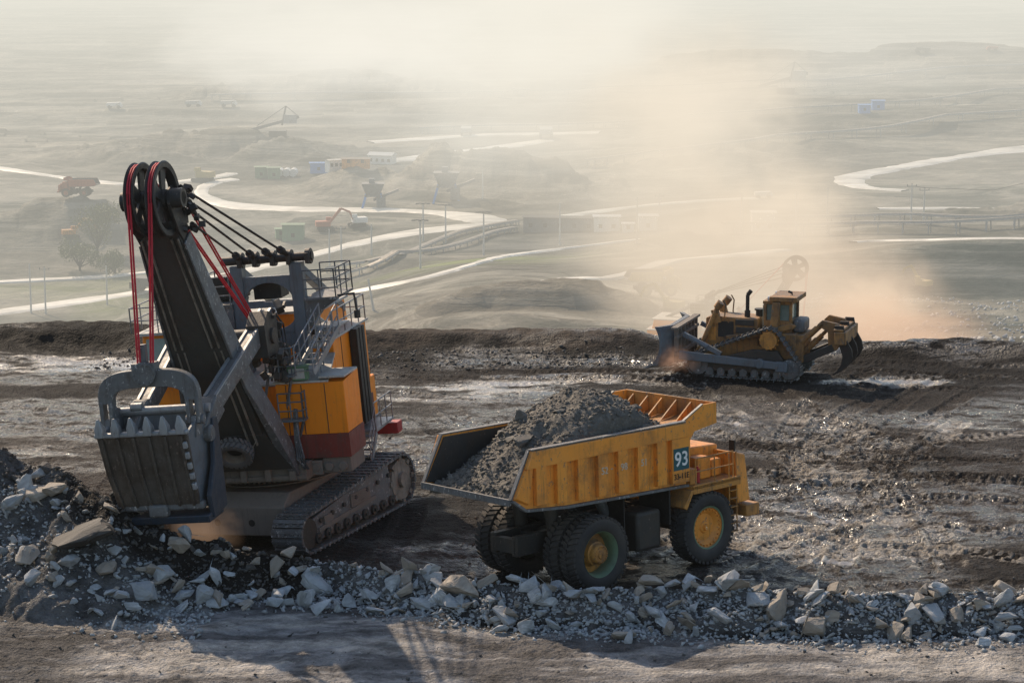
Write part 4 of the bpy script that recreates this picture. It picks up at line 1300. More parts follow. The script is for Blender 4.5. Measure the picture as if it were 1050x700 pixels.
    rof.loft([[(2.0, -2.6, 5.72), (2.0, 1.2, 5.72), (2.0, 1.2, 5.80), (2.0, -2.6, 5.80)], [(-0.55, -2.6, 6.22), (-0.55, 1.2, 6.22), (-0.55, 1.2, 6.3), (-0.55, -2.6, 6.3)]])
    rof.bb((-5.3, -3.0, 6.96), (-0.45, 2.7, 7.05))
    rof.build('roof', 'roof', house, bevel=0.01)
    # raised roof housing, orange band with pale lid
    MB().prism([(-4.8, 7.05), (-0.9, 7.05), (-1.1, 8.0), (-4.6, 8.0)], -2.4, 2.0).build('roof_housing', 'house_orange', house, bevel=0.02)
    MB().bb((-4.85, -2.5, 8.002), (-0.95, 2.1, 8.10)).build('housing_lid', 'roof', house, bevel=0.01)
    # seams and corner box
    for y in (1.7, 2.3, 3.2):
        MB().bb((3.0, y - 0.012, 4.02), (3.018, y + 0.012, 5.9)).build('panel_seam', 'steel_dark', house)
    for x in (-1.6, -2.9, -4.2):
        MB().bb((x - 0.015, 2.6, 4.02), (x + 0.015, 2.618, 6.9)).build('panel_seam', 'steel_dark', house)
    MB().bb((1.4, 3.05, 6.12), (3.15, 4.05, 6.20)).build('corner_lid', 'roof', house, bevel=0.01)
    lt = MB().bb((2.9, 1.88, 6.1), (3.25, 2.65, 6.6)).bb((2.85, 1.8, 6.6), (3.3, 2.72, 6.65))
    flo = lt.build('floodlight', 'box_green', house, bevel=0.02)
    MB().bb((3.252, 1.96, 6.17), (3.262, 2.57, 6.55)).build('lamp_lens', 'roof', flo)
    # extractor fan disc
    fan = MB().cyl((-0.42, 1.95, 7.35), (-0.36, 1.95, 7.35), 0.62, n=36)
    fo = fan.build('fan_disc', 'white', house)
    fb = MB().cyl((-0.36, 1.95, 7.35), (-0.28, 1.95, 7.35), 0.11, n=14)
    for k in range(5):
        a = 2 * pi * k / 5 + 0.3
        fb.beam((-0.33, 1.95, 7.35), (-0.33, 1.95 + 0.56 * cos(a), 7.35 + 0.56 * sin(a)), 0.03, 0.06)
    fb.build('fan_spoke', 'rope', fo)
    # black ducts on the left rear wall
    for k in range(3):
        MB().bb((-3.0 - k * 0.42, 2.63, 3.2), (-2.7 - k * 0.42, 2.95, 7.0)).build('cable_duct', 'black', house, bevel=0.02)
    # railings of the roof
    MB().rail([(2.9, 3.0, 6.05), (1.2, 2.7, 6.25), (-0.5, 2.62, 7.0)], 1.0, 0.028, 2, 0.9).rail([(-0.5, 2.65, 7.05), (-2.2, 2.65, 7.05), (-5.1, 2.65, 7.05), (-5.1, 0.5, 7.05)], 1.0, 0.028, 2, 1.1).build('roof_railing', 'galv', house)
    MB().rail([(2.85, 1.6, 6.05), (0.2, 1.7, 6.4)], 0.9, 0.025, 2, 1.2).build('roof_railing', 'rope', house)
    # side gangway with stair at the rear left
    gw = MB().bb((-5.0, 2.62, 2.9), (-2.4, 3.45, 3.0))
    gw.rail([(-2.4, 3.4, 3.0), (-5.0, 3.4, 3.0)], 1.05, 0.025, 2, 0.8)
    gw.build('side_gangway', 'galv', t)
    st = MB()
    for s in (2.8, 3.45):
        st.beam((-2.3, s, 2.9), (-1.2, s, 1.9), 0.06, 0.2)
    for k in range(5):
        st.bb((-2.3 + k * 0.24, 2.8, 2.78 - k * 0.22), (-2.05 + k * 0.24, 3.45, 2.82 - k * 0.22))
    st.rail([(-2.35, 3.45, 2.95), (-1.2, 3.45, 1.95)], 0.95, 0.022, 2, 0.6)
    st.build('access_stair', 'galv', t)
    MB().bb((-5.6, 2.5, 2.3), (-4.9, 3.6, 2.75)).build('tool_box', 'red', t, bevel=0.03)
    # counterweight
    MB().bb((-6.1, -2.8, 2.5), (-5.22, 2.5, 4.6)).build('counterweight', 'house_orange', t, bevel=0.05)
    # ---- operator's cab (machine's right)
    oc = MB().prism([(1.2, 6.3), (3.9, 6.3), (4.15, 7.3), (3.95, 8.25), (1.2, 8.25)], -3.3, -1.75)
    oc.bb((1.3, -3.2, 4.0), (3.4, -1.85, 6.29))
    cab = oc.build('operator_cab', 'house_orange', t, bevel=0.03)
    MB().bb((1.0, -3.45, 8.26), (4.3, -1.6, 8.36)).build('cab_roof', 'roof', cab)
    MB().loft([[(4.17, -3.15, 7.2), (4.17, -1.9, 7.2), (4.13, -1.9, 7.2), (4.13, -3.15, 7.2)], [(4.0, -3.15, 8.1), (4.0, -1.9, 8.1), (3.96, -1.9, 8.1), (3.96, -3.15, 8.1)]]).build('window', 'glass', cab)
    MB().bb((1.9, -1.748, 7.1), (3.3, -1.74, 8.0)).build('window', 'glass', cab)
    MB().rail([(1.0, -3.6, 8.36), (4.2, -3.6, 8.36), (4.2, -1.5, 8.36)], 0.95, 0.025, 2, 1.0).build('cab_railing', 'galv', cab)
    # ---- boom
    foot = Vector((3.55, 0.05, 2.8)); tip = Vector((9.75, -0.05, 13.6))
    d = (tip - foot).normalized(); n_ = Vector((0, 1, 0)).cross(d) * -1   # towards the front/below
    n_ = Vector((d.z, 0, -d.x))
    def sec(f, hw, hb, hf, yc=0):
        p = foot.lerp(tip, f)
        return [p + Vector((0, yc - hw, 0)) + n_ * hf, p + Vector((0, yc + hw, 0)) + n_ * hf, p + Vector((0, yc + hw, 0)) - n_ * hb, p + Vector((0, yc - hw, 0)) - n_ * hb]
    bo = MB().loft([sec(0.10, 1.25, 0.35, 0.30), sec(0.34, 1.15, 0.44, 0.42), sec(0.62, 0.98, 0.40, 0.42), sec(0.86, 0.78, 0.34, 0.34), sec(0.95, 0.66, 0.36, 0.28)])
    boom = bo.build('boom', 'boom', t, bevel=0.03)
    # side plates: flared feet
    sp = MB()
    for s in (-1, 1):
        def cnr(f, y, th, hb, hf):
            p = foot.lerp(tip, f)
            return [p + Vector((0, s * y, 0)) + n_ * hf, p + Vector((0, s * (y + th), 0)) + n_ * hf, p + Vector((0, s * (y + th), 0)) - n_ * hb, p + Vector((0, s * y, 0)) - n_ * hb]
        sp.loft([cnr(0.0, 1.75, 0.35, 0.28, 0.32), cnr(0.16, 1.45, 0.32, 0.5, 0.36), cnr(0.36, 1.16, 0.12, 0.50, 0.46), cnr(0.62, 0.985, 0.08, 0.44, 0.46), cnr(0.88, 0.785, 0.07, 0.36, 0.36)])
    spo = sp.build('boom_side_plate', 'steel', boom, bevel=0.02)
    MB().loft([sec(0.03, 1.95, 0.05, 0.33), sec(0.13, 1.5, 0.06, 0.36), sec(0.17, 1.35, 0.06, 0.38)]).build('foot_plate', 'boom', boom)
    # light flange strips on the underside
    for y0, y1 in ((-1.02, -0.62), (-0.72, -0.40), (0.72, 0.40), (1.02, 0.62)):
        fs = MB()
        for a, b in ((0.14, 0.5), (0.515, 0.90)):
            pa = foot.lerp(tip, a) + n_ * 0.47; pb = foot.lerp(tip, b) + n_ * 0.40
            ya = y0 + (y1 - y0) * a; yb = y0 + (y1 - y0) * b
            fs.beam(pa + Vector((0, ya, 0)), pb + Vector((0, yb, 0)), 0.055, 0.10, up=n_)
        fs.build('flange_strip', 'rail_steel', boom)
    # spare tyre hung as a bumper
    M_t = Matrix.Translation((5.0, 0.15, 3.85)) @ Vector((cos(radians(-42)), 0.05, sin(radians(-42)))).to_track_quat('Y', 'X').to_matrix().to_4x4()
    tm = tyre_mb((0, 0, 0), 0.72, 0.46, 22, 0.06)
    bt_ = tm.build('bumper_tyre', 'tyre_grey', boom, M4=M_t)
    MB().lathe([(0.42, 0.16), (0.36, 0.10), (0.30, 0.02), (0.30, -0.1), (0.43, -0.16)], (0, 0, 0), 'y', 30).build('rim', 'carbody', bt_)
    ch = MB()
    for s in (-1, 1):
        ch.tube([foot.lerp(tip, 0.16) + n_ * 0.5 + Vector((0, s * 1.0, 0)), foot.lerp(tip, 0.10) + n_ * 0.8 + Vector((0, s * 0.45, 0))], 0.025, 5)
    ch.build('chain', 'rail_steel', boom)
    # hoses at the foot
    hz = MB()
    for k in range(4):
        hz.tube([(2.9 + 0.06 * k, 1.9 + 0.05 * k, 5.0), (3.4 + 0.05 * k, 2.0 + 0.06 * k, 4.0), (3.85, 2.15 + 0.08 * k, 3.3), (3.8, 2.35 + 0.05 * k, 2.9), (3.7, 2.2, 3.15), (3.4, 2.0, 3.4)], 0.05, 6)
    hz.build('cable_bundle', 'steel', t)
    # ---- boom point sheaves
    ax_c = Vector((9.85, 0, 13.75))
    for s, yc in ((-1, -0.36), (1, 0.40)):
        r = 1.30
        sh = MB().lathe([(r, -0.15), (r - 0.13, -0.06), (r - 0.13, 0.06), (r, 0.15), (r - 0.04, 0.18), (r - 0.22, 0.16), (r - 0.24, 0.05), (r - 0.24, -0.05), (r - 0.22, -0.16), (r - 0.04, -0.18)],
                        (ax_c.x, yc, ax_c.z), 'y', 60, closed=True)
        so = sh.build('sheave', 'steel_dark', boom)
        sk_ = MB().cyl((ax_c.x, yc - 0.17, ax_c.z), (ax_c.x, yc + 0.17, ax_c.z), 0.32, n=24)
        for k in range(5):
            a = 2 * pi * k / 5 + 0.5
            c0 = Vector((ax_c.x, yc, ax_c.z))
            dd = Vector((cos(a), 0, sin(a)))
            sk_.beam(c0 + dd * 0.25, c0 + dd * (r - 0.22), 0.34, 0.09, up=(0, 1, 0), w2=0.5)
        sk_.build('sheave_spoke', 'steel_dark', so)
    MB().cyl((ax_c.x, -1.1, ax_c.z), (ax_c.x, 1.15, ax_c.z), 0.22, n=20).cyl((ax_c.x, 0.75, ax_c.z), (ax_c.x, 1.15, ax_c.z), 0.34, n=12).cyl((ax_c.x, -1.05, ax_c.z), (ax_c.x, -0.85, ax_c.z), 0.34, n=12).build('sheave_shaft', 'steel_dark', boom)
    hd = MB()
    for y in (-0.86, 0.70):
        hd.prism([(9.1, 12.1), (9.6, 12.6), (10.2, 13.6), (10.05, 14.05), (9.6, 14.05), (9.2, 13.5), (8.6, 12.6)], y - 0.05, y + 0.05)
    hd.bb((8.55, -0.75, 12.75), (8.85, 0.75, 13.3))
    hd.build('boom_head', 'steel_dark', boom, bevel=0.02)
    cl = MB()
    r = random.Random(4)
    for k in range(16):
        p = Vector((8.7 + r.uniform(-0.25, 0.45), 0.75 + r.uniform(-0.1, 0.5), 12.5 + r.uniform(0, 1.5)))
        cl.box(p, (r.uniform(0.1, 0.3), r.uniform(0.1, 0.25), r.uniform(0.1, 0.3)), rot=(r.random() * 3, r.random() * 3, 0))
    cl.build('rope_anchor', 'steel_dark', boom, bevel=0.01)
    # ---- hoist ropes (red) sheave -> dipper, sheave -> drum
    bail_top = Vector((10.85, -0.55, 8.15))
    for yc in (-0.36, 0.40):
        for e in (-0.045, 0.045):
            pts = []
            for k in range(9):
                a = radians(0 + k * 17)
                pts.append((ax_c.x + 1.22 * cos(a), yc + e, ax_c.z + 1.22 * sin(a)))
            low = (10.85, bail_top.y + (0.25 if yc > 0 else -0.22) + e, 8.30)
            back = (3.3, (0.95 if yc > 0 else 0.80) + e, 8.35)
            rr = MB().tube([low] + pts + [back], 0.037, 6)
            rr.build('hoist_rope', 'rope_red', t)
    # ---- gantry (A-frame)
    gc = 0.70
    ga = MB()
    for s in (-1, 1):
        y = gc + s * 1.18
        ga.loft([[(0.3, y - 0.26, 3.0), (1.0, y - 0.26, 3.0), (1.0, y + 0.26, 3.0), (0.3, y + 0.26, 3.0)],
                 [(0.45, y - 0.22, 7.0), (0.95, y - 0.22, 7.0), (0.95, y + 0.22, 7.0), (0.45, y + 0.22, 7.0)],
                 [(0.4, y - 0.24, 10.2), (0.9, y - 0.24, 10.2), (0.9, y + 0.24, 10.2), (0.4, y + 0.24, 10.2)]])
        ga.beam((0.5, y, 10.0), (-4.6, y, 7.6), 0.3, 0.3)
    # arched cross plates
    def archplate(z0, z1, up_):
        N = 14
        poly = []
        w = 0.97
        for i in range(N + 1):
            a = pi * i / N
            poly.append((gc - w * cos(a) , (z0 + (z1 - z0) * 0.75 * sin(a)) if up_ else (z1 - (z1 - z0) * 0.75 * sin(a))))
        e = z1 if up_ else z0
        vs = []
        for (yy, zz) in poly: vs.append((yy, zz))
        top = [(gc - w * cos(pi * i / N), e) for i in range(N + 1)]
        mb = MB()
        for i in range(N):
            q = [vs[i], vs[i + 1], top[i + 1], top[i]]
            if abs(q[0][1] - q[3][1]) < 1e-3 and abs(q[1][1] - q[2][1]) < 1e-3: continue
            ga.prism(q, 0.55, 0.85, 'x')
    archplate(8.75, 9.75, True)
    archplate(6.3, 7.6, True)
    archplate(7.5, 8.2, False)
    ga.bb((0.5, gc - 1.0, 8.55), (0.85, gc + 1.0, 8.78))
    gantry = ga.build('gantry', 'bluegrey', t, bevel=0.02)
    MB().cyl((0.65, gc - 1.75, 10.4), (0.65, gc + 1.85, 10.4), 0.17, n=16).build('gantry_shaft', 'steel_dark', gantry)
    for y in (gc - 1.0, gc - 0.4, gc + 0.3, gc + 0.95, gc + 1.7):
        gb = MB()
        gb.cyl((0.65, y - 0.1, 10.4), (0.65, y + 0.1, 10.4), 0.30, n=18)
        gb.box((0.8, y, 10.35), (0.35, 0.16, 0.4))
        gb.build('rope_socket', 'steel_dark', gantry, bevel=0.02)
    for yg, yt, zt in ((gc + 0.95, 0.75, 14.05), (gc + 0.3, 0.85, 13.65), (gc - 0.4, 1.02, 13.25), (gc - 1.0, 1.02, 12.75)):
        a = Vector((0.8, yg, 10.5)); b = Vector((9.0, yt, zt))
        dd = (b - a).normalized()
        MB().cyl(a, b, 0.045, n=6).cyl(a, a + dd * 0.55, 0.10, n=10).cyl(a + dd * 0.55, a + dd * 0.8, 0.15, n=10).cyl(b - dd * 0.5, b, 0.09, n=8).build('suspension_rope', 'rope', t)
    # dark cabinet and winch seen through the gantry
    MB().bb((-0.9, gc - 2.4, 8.85), (0.2, gc - 1.3, 9.75)).bb((-0.8, gc - 0.8, 8.8), (0.2, gc + 0.3, 9.5)).build('electric_cabinet', 'black', gantry, bevel=0.03)
    # platforms with handrails
    pf = MB().bb((-1.0, gc - 2.75, 8.70), (1.1, gc - 1.42, 8.80)).bb((0.2, gc - 2.2, 7.6), (1.0, gc - 1.42, 8.69))
    pf.rail([(-1.0, gc - 2.72, 8.8), (1.08, gc - 2.72, 8.8), (1.08, gc - 1.45, 8.8)], 1.05, 0.028, 3, 0.7)
    pf.build('gantry_platform', 'steel', gantry)
    pf = MB().bb((-1.2, gc + 1.42, 8.75), (1.1, gc + 2.75, 8.85))
    pf.prism([(gc + 1.42, 7.6), (gc + 2.0, 8.3), (gc + 2.7, 8.74), (gc + 1.42, 8.74)], 0.3, 0.9, 'x')
    pf.rail([(1.08, gc + 1.5, 8.85), (1.08, gc + 2.72, 8.85), (-1.2, gc + 2.72, 8.85), (-1.2, gc + 1.5, 8.85)], 1.05, 0.028, 3, 0.7)
    pf.build('gantry_platform', 'steel', gantry)
    MB().tube([(0.8, gc + 2.7, 8.85), (0.8, gc + 3.35, 8.9), (0.8, gc + 3.4, 8.2)], 0.05, 6).cyl((0.8, gc + 3.4, 8.25), (0.8, gc + 3.4, 7.95), 0.12, n=10).build('lamp_bracket', 'steel_dark', gantry)
    # front platforms and stair on the machine's left
    fp = MB().bb((1.9, 1.15, 6.3), (3.6, 2.25, 6.38)).bb((1.9, 1.45, 4.6), (3.5, 2.45, 4.68))
    fp.rail([(3.58, 1.2, 6.38), (3.58, 2.2, 6.38), (2.6, 2.22, 6.38)], 1.0, 0.028, 3, 0.45)
    fp.rail([(3.48, 1.5, 4.68), (3.48, 2.42, 4.68), (2.2, 2.42, 4.68)], 1.0, 0.028, 3, 0.5)
    for y in (1.2, 2.1):
        fp.beam((3.4, y, 6.28), (2.9, y - 0.5, 4.9), 0.07, 0.1)
        fp.beam((3.3, y + 0.25, 4.58), (2.8, y - 0.2, 3.6), 0.07, 0.1)
    fp.build('front_platform', 'bluegrey', t)
    sr = MB()
    a0, a1 = Vector((3.3, 2.25, 6.35)), Vector((1.2, 2.75, 7.7))
    for e in (0, 0.7):
        sr.beam(a0 + Vector((0, e, 0)), a1 + Vector((0, e, 0)), 0.05, 0.22)
    for k in range(8):
        p = a0.lerp(a1, (k + 0.5) / 8)
        sr.bb((p.x - 0.13, p.y, p.z), (p.x + 0.13, p.y + 0.7, p.z + 0.035))
    sr.rail([a0, a1], 0.95, 0.026, 2, 0.5)
    sr.rail([a0 + Vector((0, .7, 0)), a1 + Vector((0, .7, 0))], 0.95, 0.026, 2, 0.5)
    sr.bb((-0.4, 2.4, 7.67), (1.2, 3.4, 7.72))
    sr.build('access_stair', 'galv', t)
    # ---- crowd machinery
    cm = MB()
    cm.cyl((4.3, -1.9, 8.0), (4.3, 1.95, 8.0), 0.30, n=20)
    for y in (-1.5, 1.5):
        cm.cyl((4.3, y - 0.28, 8.0), (4.3, y + 0.28, 8.0), 0.62, n=24)
        cm.prism([(3.7, 7.3), (5.0, 7.3), (5.1, 8.5), (4.5, 8.95), (3.6, 8.6)], y - 0.36, y + 0.36)
    r = random.Random(9)
    for k in range(34):
        p = Vector((3.6 + r.uniform(-0.6, 0.9), 1.25 + r.uniform(-0.2, 0.9), 6.3 + r.uniform(0, 2.7)))
        cm.box(p, (r.uniform(0.12, 0.4), r.uniform(0.1, 0.3), r.uniform(0.12, 0.45)), rot=(r.gauss(0, .3), r.gauss(0, .5), 0))
    for k in range(5):
        cm.tube([(3.5, 1.3 + 0.12 * k, 8.7), (3.0, 1.4 + 0.12 * k, 8.2), (3.1, 1.5 + 0.12 * k, 7.2), (3.6, 1.4 + 0.12 * k, 6.2)], 0.045, 6)
    cm.cyl((2.6, 1.1, 7.0), (2.6, 1.8, 7.0), 0.42, n=20)
    cm.build('crowd_gear', 'steel_dark', t, bevel=0.015)
    # ---- dipper handles
    for s in (-1, 1):
        y = s * 1.5 + (0.0 if s > 0 else 0.0)
        a = Vector((3.6, y, 8.62)); b = Vector((9.0, y * 0.82 - 0.25, 6.45))
        hb = MB().beam(a, b, 0.52, 0.62)
        h_o = hb.build('dipper_handle', 'steel', t, bevel=0.05)
        dd = (b - a).normalized(); u = dd.cross(Vector((0, 1, 0))).normalized()
        if u.z < 0: u = -u
        rk = MB()
        for e in (-0.19, 0.19):
            rk.beam(a + u * 0.33 + Vector((0, e, 0)), b + u * 0.33 + Vector((0, e, 0)), 0.10, 0.06)
        rk.build('handle_rail', 'steel_light', h_o)
        c = Vector((9.85, y * 0.85 - 0.45, 5.6))
        cs = MB().beam(b - dd * 0.1, c, 0.66, 0.85, w2=0.5, h2=0.6).cyl((c.x, c.y - 0.4, c.z), (c.x, c.y + 0.4, c.z), 0.30, n=18)
        cs.build('handle_casting', 'steel', h_o, bevel=0.08)
    # ---- dipper
    yc = -0.62
    hw = 1.62
    dm = MB()
    ring_top = [(11.75, 6.05), (9.65, 6.75)]
    for s in (-1, 1):
        ys = yc + s * hw
        yb = yc + s * (hw - 0.14)
        # side plate, slightly tapered
        p_out = [(11.75, ys, 5.95), (11.40, ys - s * 0.1, 4.6), (10.85, yb, 3.25), (9.75, yb, 3.05), (9.35, yb, 4.2), (9.45, ys, 6.55), (10.1, ys, 6.75), (10.7, ys, 6.25)]
        inn = [(x, y - s * 0.12, z) for x, y, z in p_out]
        n = len(p_out)
        dm.add(p_out + inn, [tuple(range(n)), tuple(range(2 * n - 1, n - 1, -1))] + [(i, (i + 1) % n, n + (i + 1) % n, n + i) for i in range(n)])
    # back plate
    dm.loft([[(9.45, yc - hw, 6.55), (9.45, yc + hw, 6.55), (9.60, yc + hw, 6.6), (9.60, yc - hw, 6.6)], [(9.35, yc - 1.5, 4.2), (9.35, yc + 1.5, 4.2), (9.5, yc + 1.5, 4.2), (9.5, yc - 1.5, 4.2)],
             [(9.75, yc - 1.48, 3.1), (9.75, yc + 1.48, 3.1), (9.9, yc + 1.48, 3.15), (9.9, yc - 1.48, 3.15)]])
    dip = dm.build('dipper', 'bluegrey', t, bevel=0.03)
    # front plate with lip
    fr = MB()
    fr.loft([[(11.78, yc - hw, 6.0), (11.78, yc + hw, 6.0), (11.62, yc + hw, 6.04), (11.62, yc - hw, 6.04)], [(11.42, yc - 1.57, 4.6), (11.42, yc + 1.57, 4.6), (11.28, yc + 1.57, 4.62), (11.28, yc - 1.57, 4.62)],
             [(10.9, yc - 1.47, 3.25), (10.9, yc + 1.47, 3.25), (10.75, yc + 1.47, 3.3), (10.75, yc - 1.47, 3.3)]])
    front = fr.build('dipper_front', 'mudplate', dip, bevel=0.02)
    wp = MB()
    for k in range(6):
        f0 = -1.42 + k * 0.568
        for da in (0,):
            wp.beam((11.84, yc + f0, 5.95), (11.48, yc + f0 * 0.97, 4.6), 0.10, 0.10, up=(1, 0, 0.2))
            wp.beam((11.48, yc + f0 * 0.97, 4.6), (10.96, yc + f0 * 0.9, 3.35), 0.10, 0.10, up=(1, 0, 0.2))
    wp.build('wear_bar', 'mudplate', front, bevel=0.015)
    MB().beam((11.75, yc - hw - 0.06, 6.06), (11.75, yc + hw + 0.06, 6.06), 0.26, 0.16).build('lip', 'steel_light', front, bevel=0.05)
    lp = MB().beam((10.78, yc - 1.62, 3.32), (10.78, yc + 1.62, 3.32), 0.34, 0.30).box((10.95, yc, 3.2), (0.35, 0.7, 0.45))
    lp.build('heel_casting', 'steel', front, bevel=0.08)
    ty = []
    for k in range(6):
        y = yc - 1.45 + k * 0.58
        tb = MB().loft([[(11.55, y - 0.14, 6.0), (11.95, y - 0.14, 6.0), (11.95, y + 0.14, 6.0), (11.55, y + 0.14, 6.0)],
                        [(11.66, y - 0.15, 6.3), (11.98, y - 0.15, 6.3), (11.98, y + 0.15, 6.3), (11.66, y + 0.15, 6.3)],
                        [(11.86, y - 0.03, 6.66), (11.94, y - 0.05, 6.66), (11.94, y + 0.05, 6.66), (11.86, y + 0.03, 6.66)]])
        tb.build('tooth', 'steel_light', dip, bevel=0.03)
    # link-shaped guard on the left corner of the front
    ck = MB()
    for k in range(5):
        z = 5.6 - k * 0.38; x = 11.72 - k * 0.11
        ck.box((x, yc + hw - 0.12, z), (0.16, 0.16, 0.24), rot=(0, 0.25, 0))
    ck.build('corner_guard', 'steel_light', dip, bevel=0.03)
    bt = MB()
    bt.prism([(9.25, 3.6), (9.5, 2.72), (10.95, 2.70), (11.05, 2.98), (9.8, 3.0)], yc - 1.2, yc + 1.78)
    bt.prism([(9.2, 2.9), (10.6, 2.8), (10.75, 3.6), (10.0, 4.6), (9.7, 6.1), (9.2, 6.1)], yc + 1.66, yc + 1.84)
    bt.build('dipper_door', 'blue', dip, bevel=0.04)
    MB().cyl((9.6, yc - 1.75, 6.45), (9.6, yc + 1.75, 6.45), 0.16, n=16).cyl((9.65, yc - 1.1, 6.6), (9.65, yc - 0.7, 6.6), 0.16, n=12).build('back_beam', 'steel_light', dip)
    # bail arch and padlock sheave
    N = 24
    arch = MB()
    outer, inner = [], []
    zt = 8.05
    for i in range(N + 1):
        a = pi * i / N
        ca, sa_ = cos(a), sin(a)
        e = 0.55
        yy = math.copysign(abs(ca) ** e, ca); zz = abs(sa_) ** 0.7
        outer.append((yc + 1.82 * yy, 6.95 + 1.12 * zz))
        inner.append((yc + 1.30 * yy, 6.95 + 0.52 * zz))
    arch.prism(outer + inner[::-1], 10.45, 10.80, 'x')
    for s in (-1, 1):
        for e in (-0.17, 0.17):
            arch.bb((10.42, yc + s * 1.56 + e - 0.07, 6.15), (10.83, yc + s * 1.56 + e + 0.07, 7.05))
        arch.cyl((10.62, yc + s * 1.56 - 0.32, 6.25), (10.62, yc + s * 1.56 + 0.32, 6.25), 0.17, n=16)
    bail = arch.build('bail', 'steel', t, bevel=0.02)
    for s in (-1, 1):
        MB().prism([(10.3, 5.7), (10.95, 5.7), (10.8, 6.4), (10.45, 6.4)], yc + s * 1.56 - 0.09, yc + s * 1.56 + 0.09).build('bail_pin_lug', 'steel', dip)
    pb = MB().cyl((10.80, yc, 7.95), (10.98, yc, 7.95), 0.42, n=28).bb((10.45, yc - 0.42, 7.95), (10.95, yc + 0.42, 8.32))
    for k in range(12):
        a = 2 * pi * k / 12
        pb.cyl((10.97, yc + 0.33 * cos(a), 7.95 + 0.33 * sin(a)), (11.02, yc + 0.33 * cos(a), 7.95 + 0.33 * sin(a)), 0.04, n=6)
    pb.bb((10.6, yc - 0.12, 8.3), (10.85, yc + 0.12, 8.95))
    pb.build('rope_block', 'steel', bail, bevel=0.03)
    return t
shovel = make_shovel()

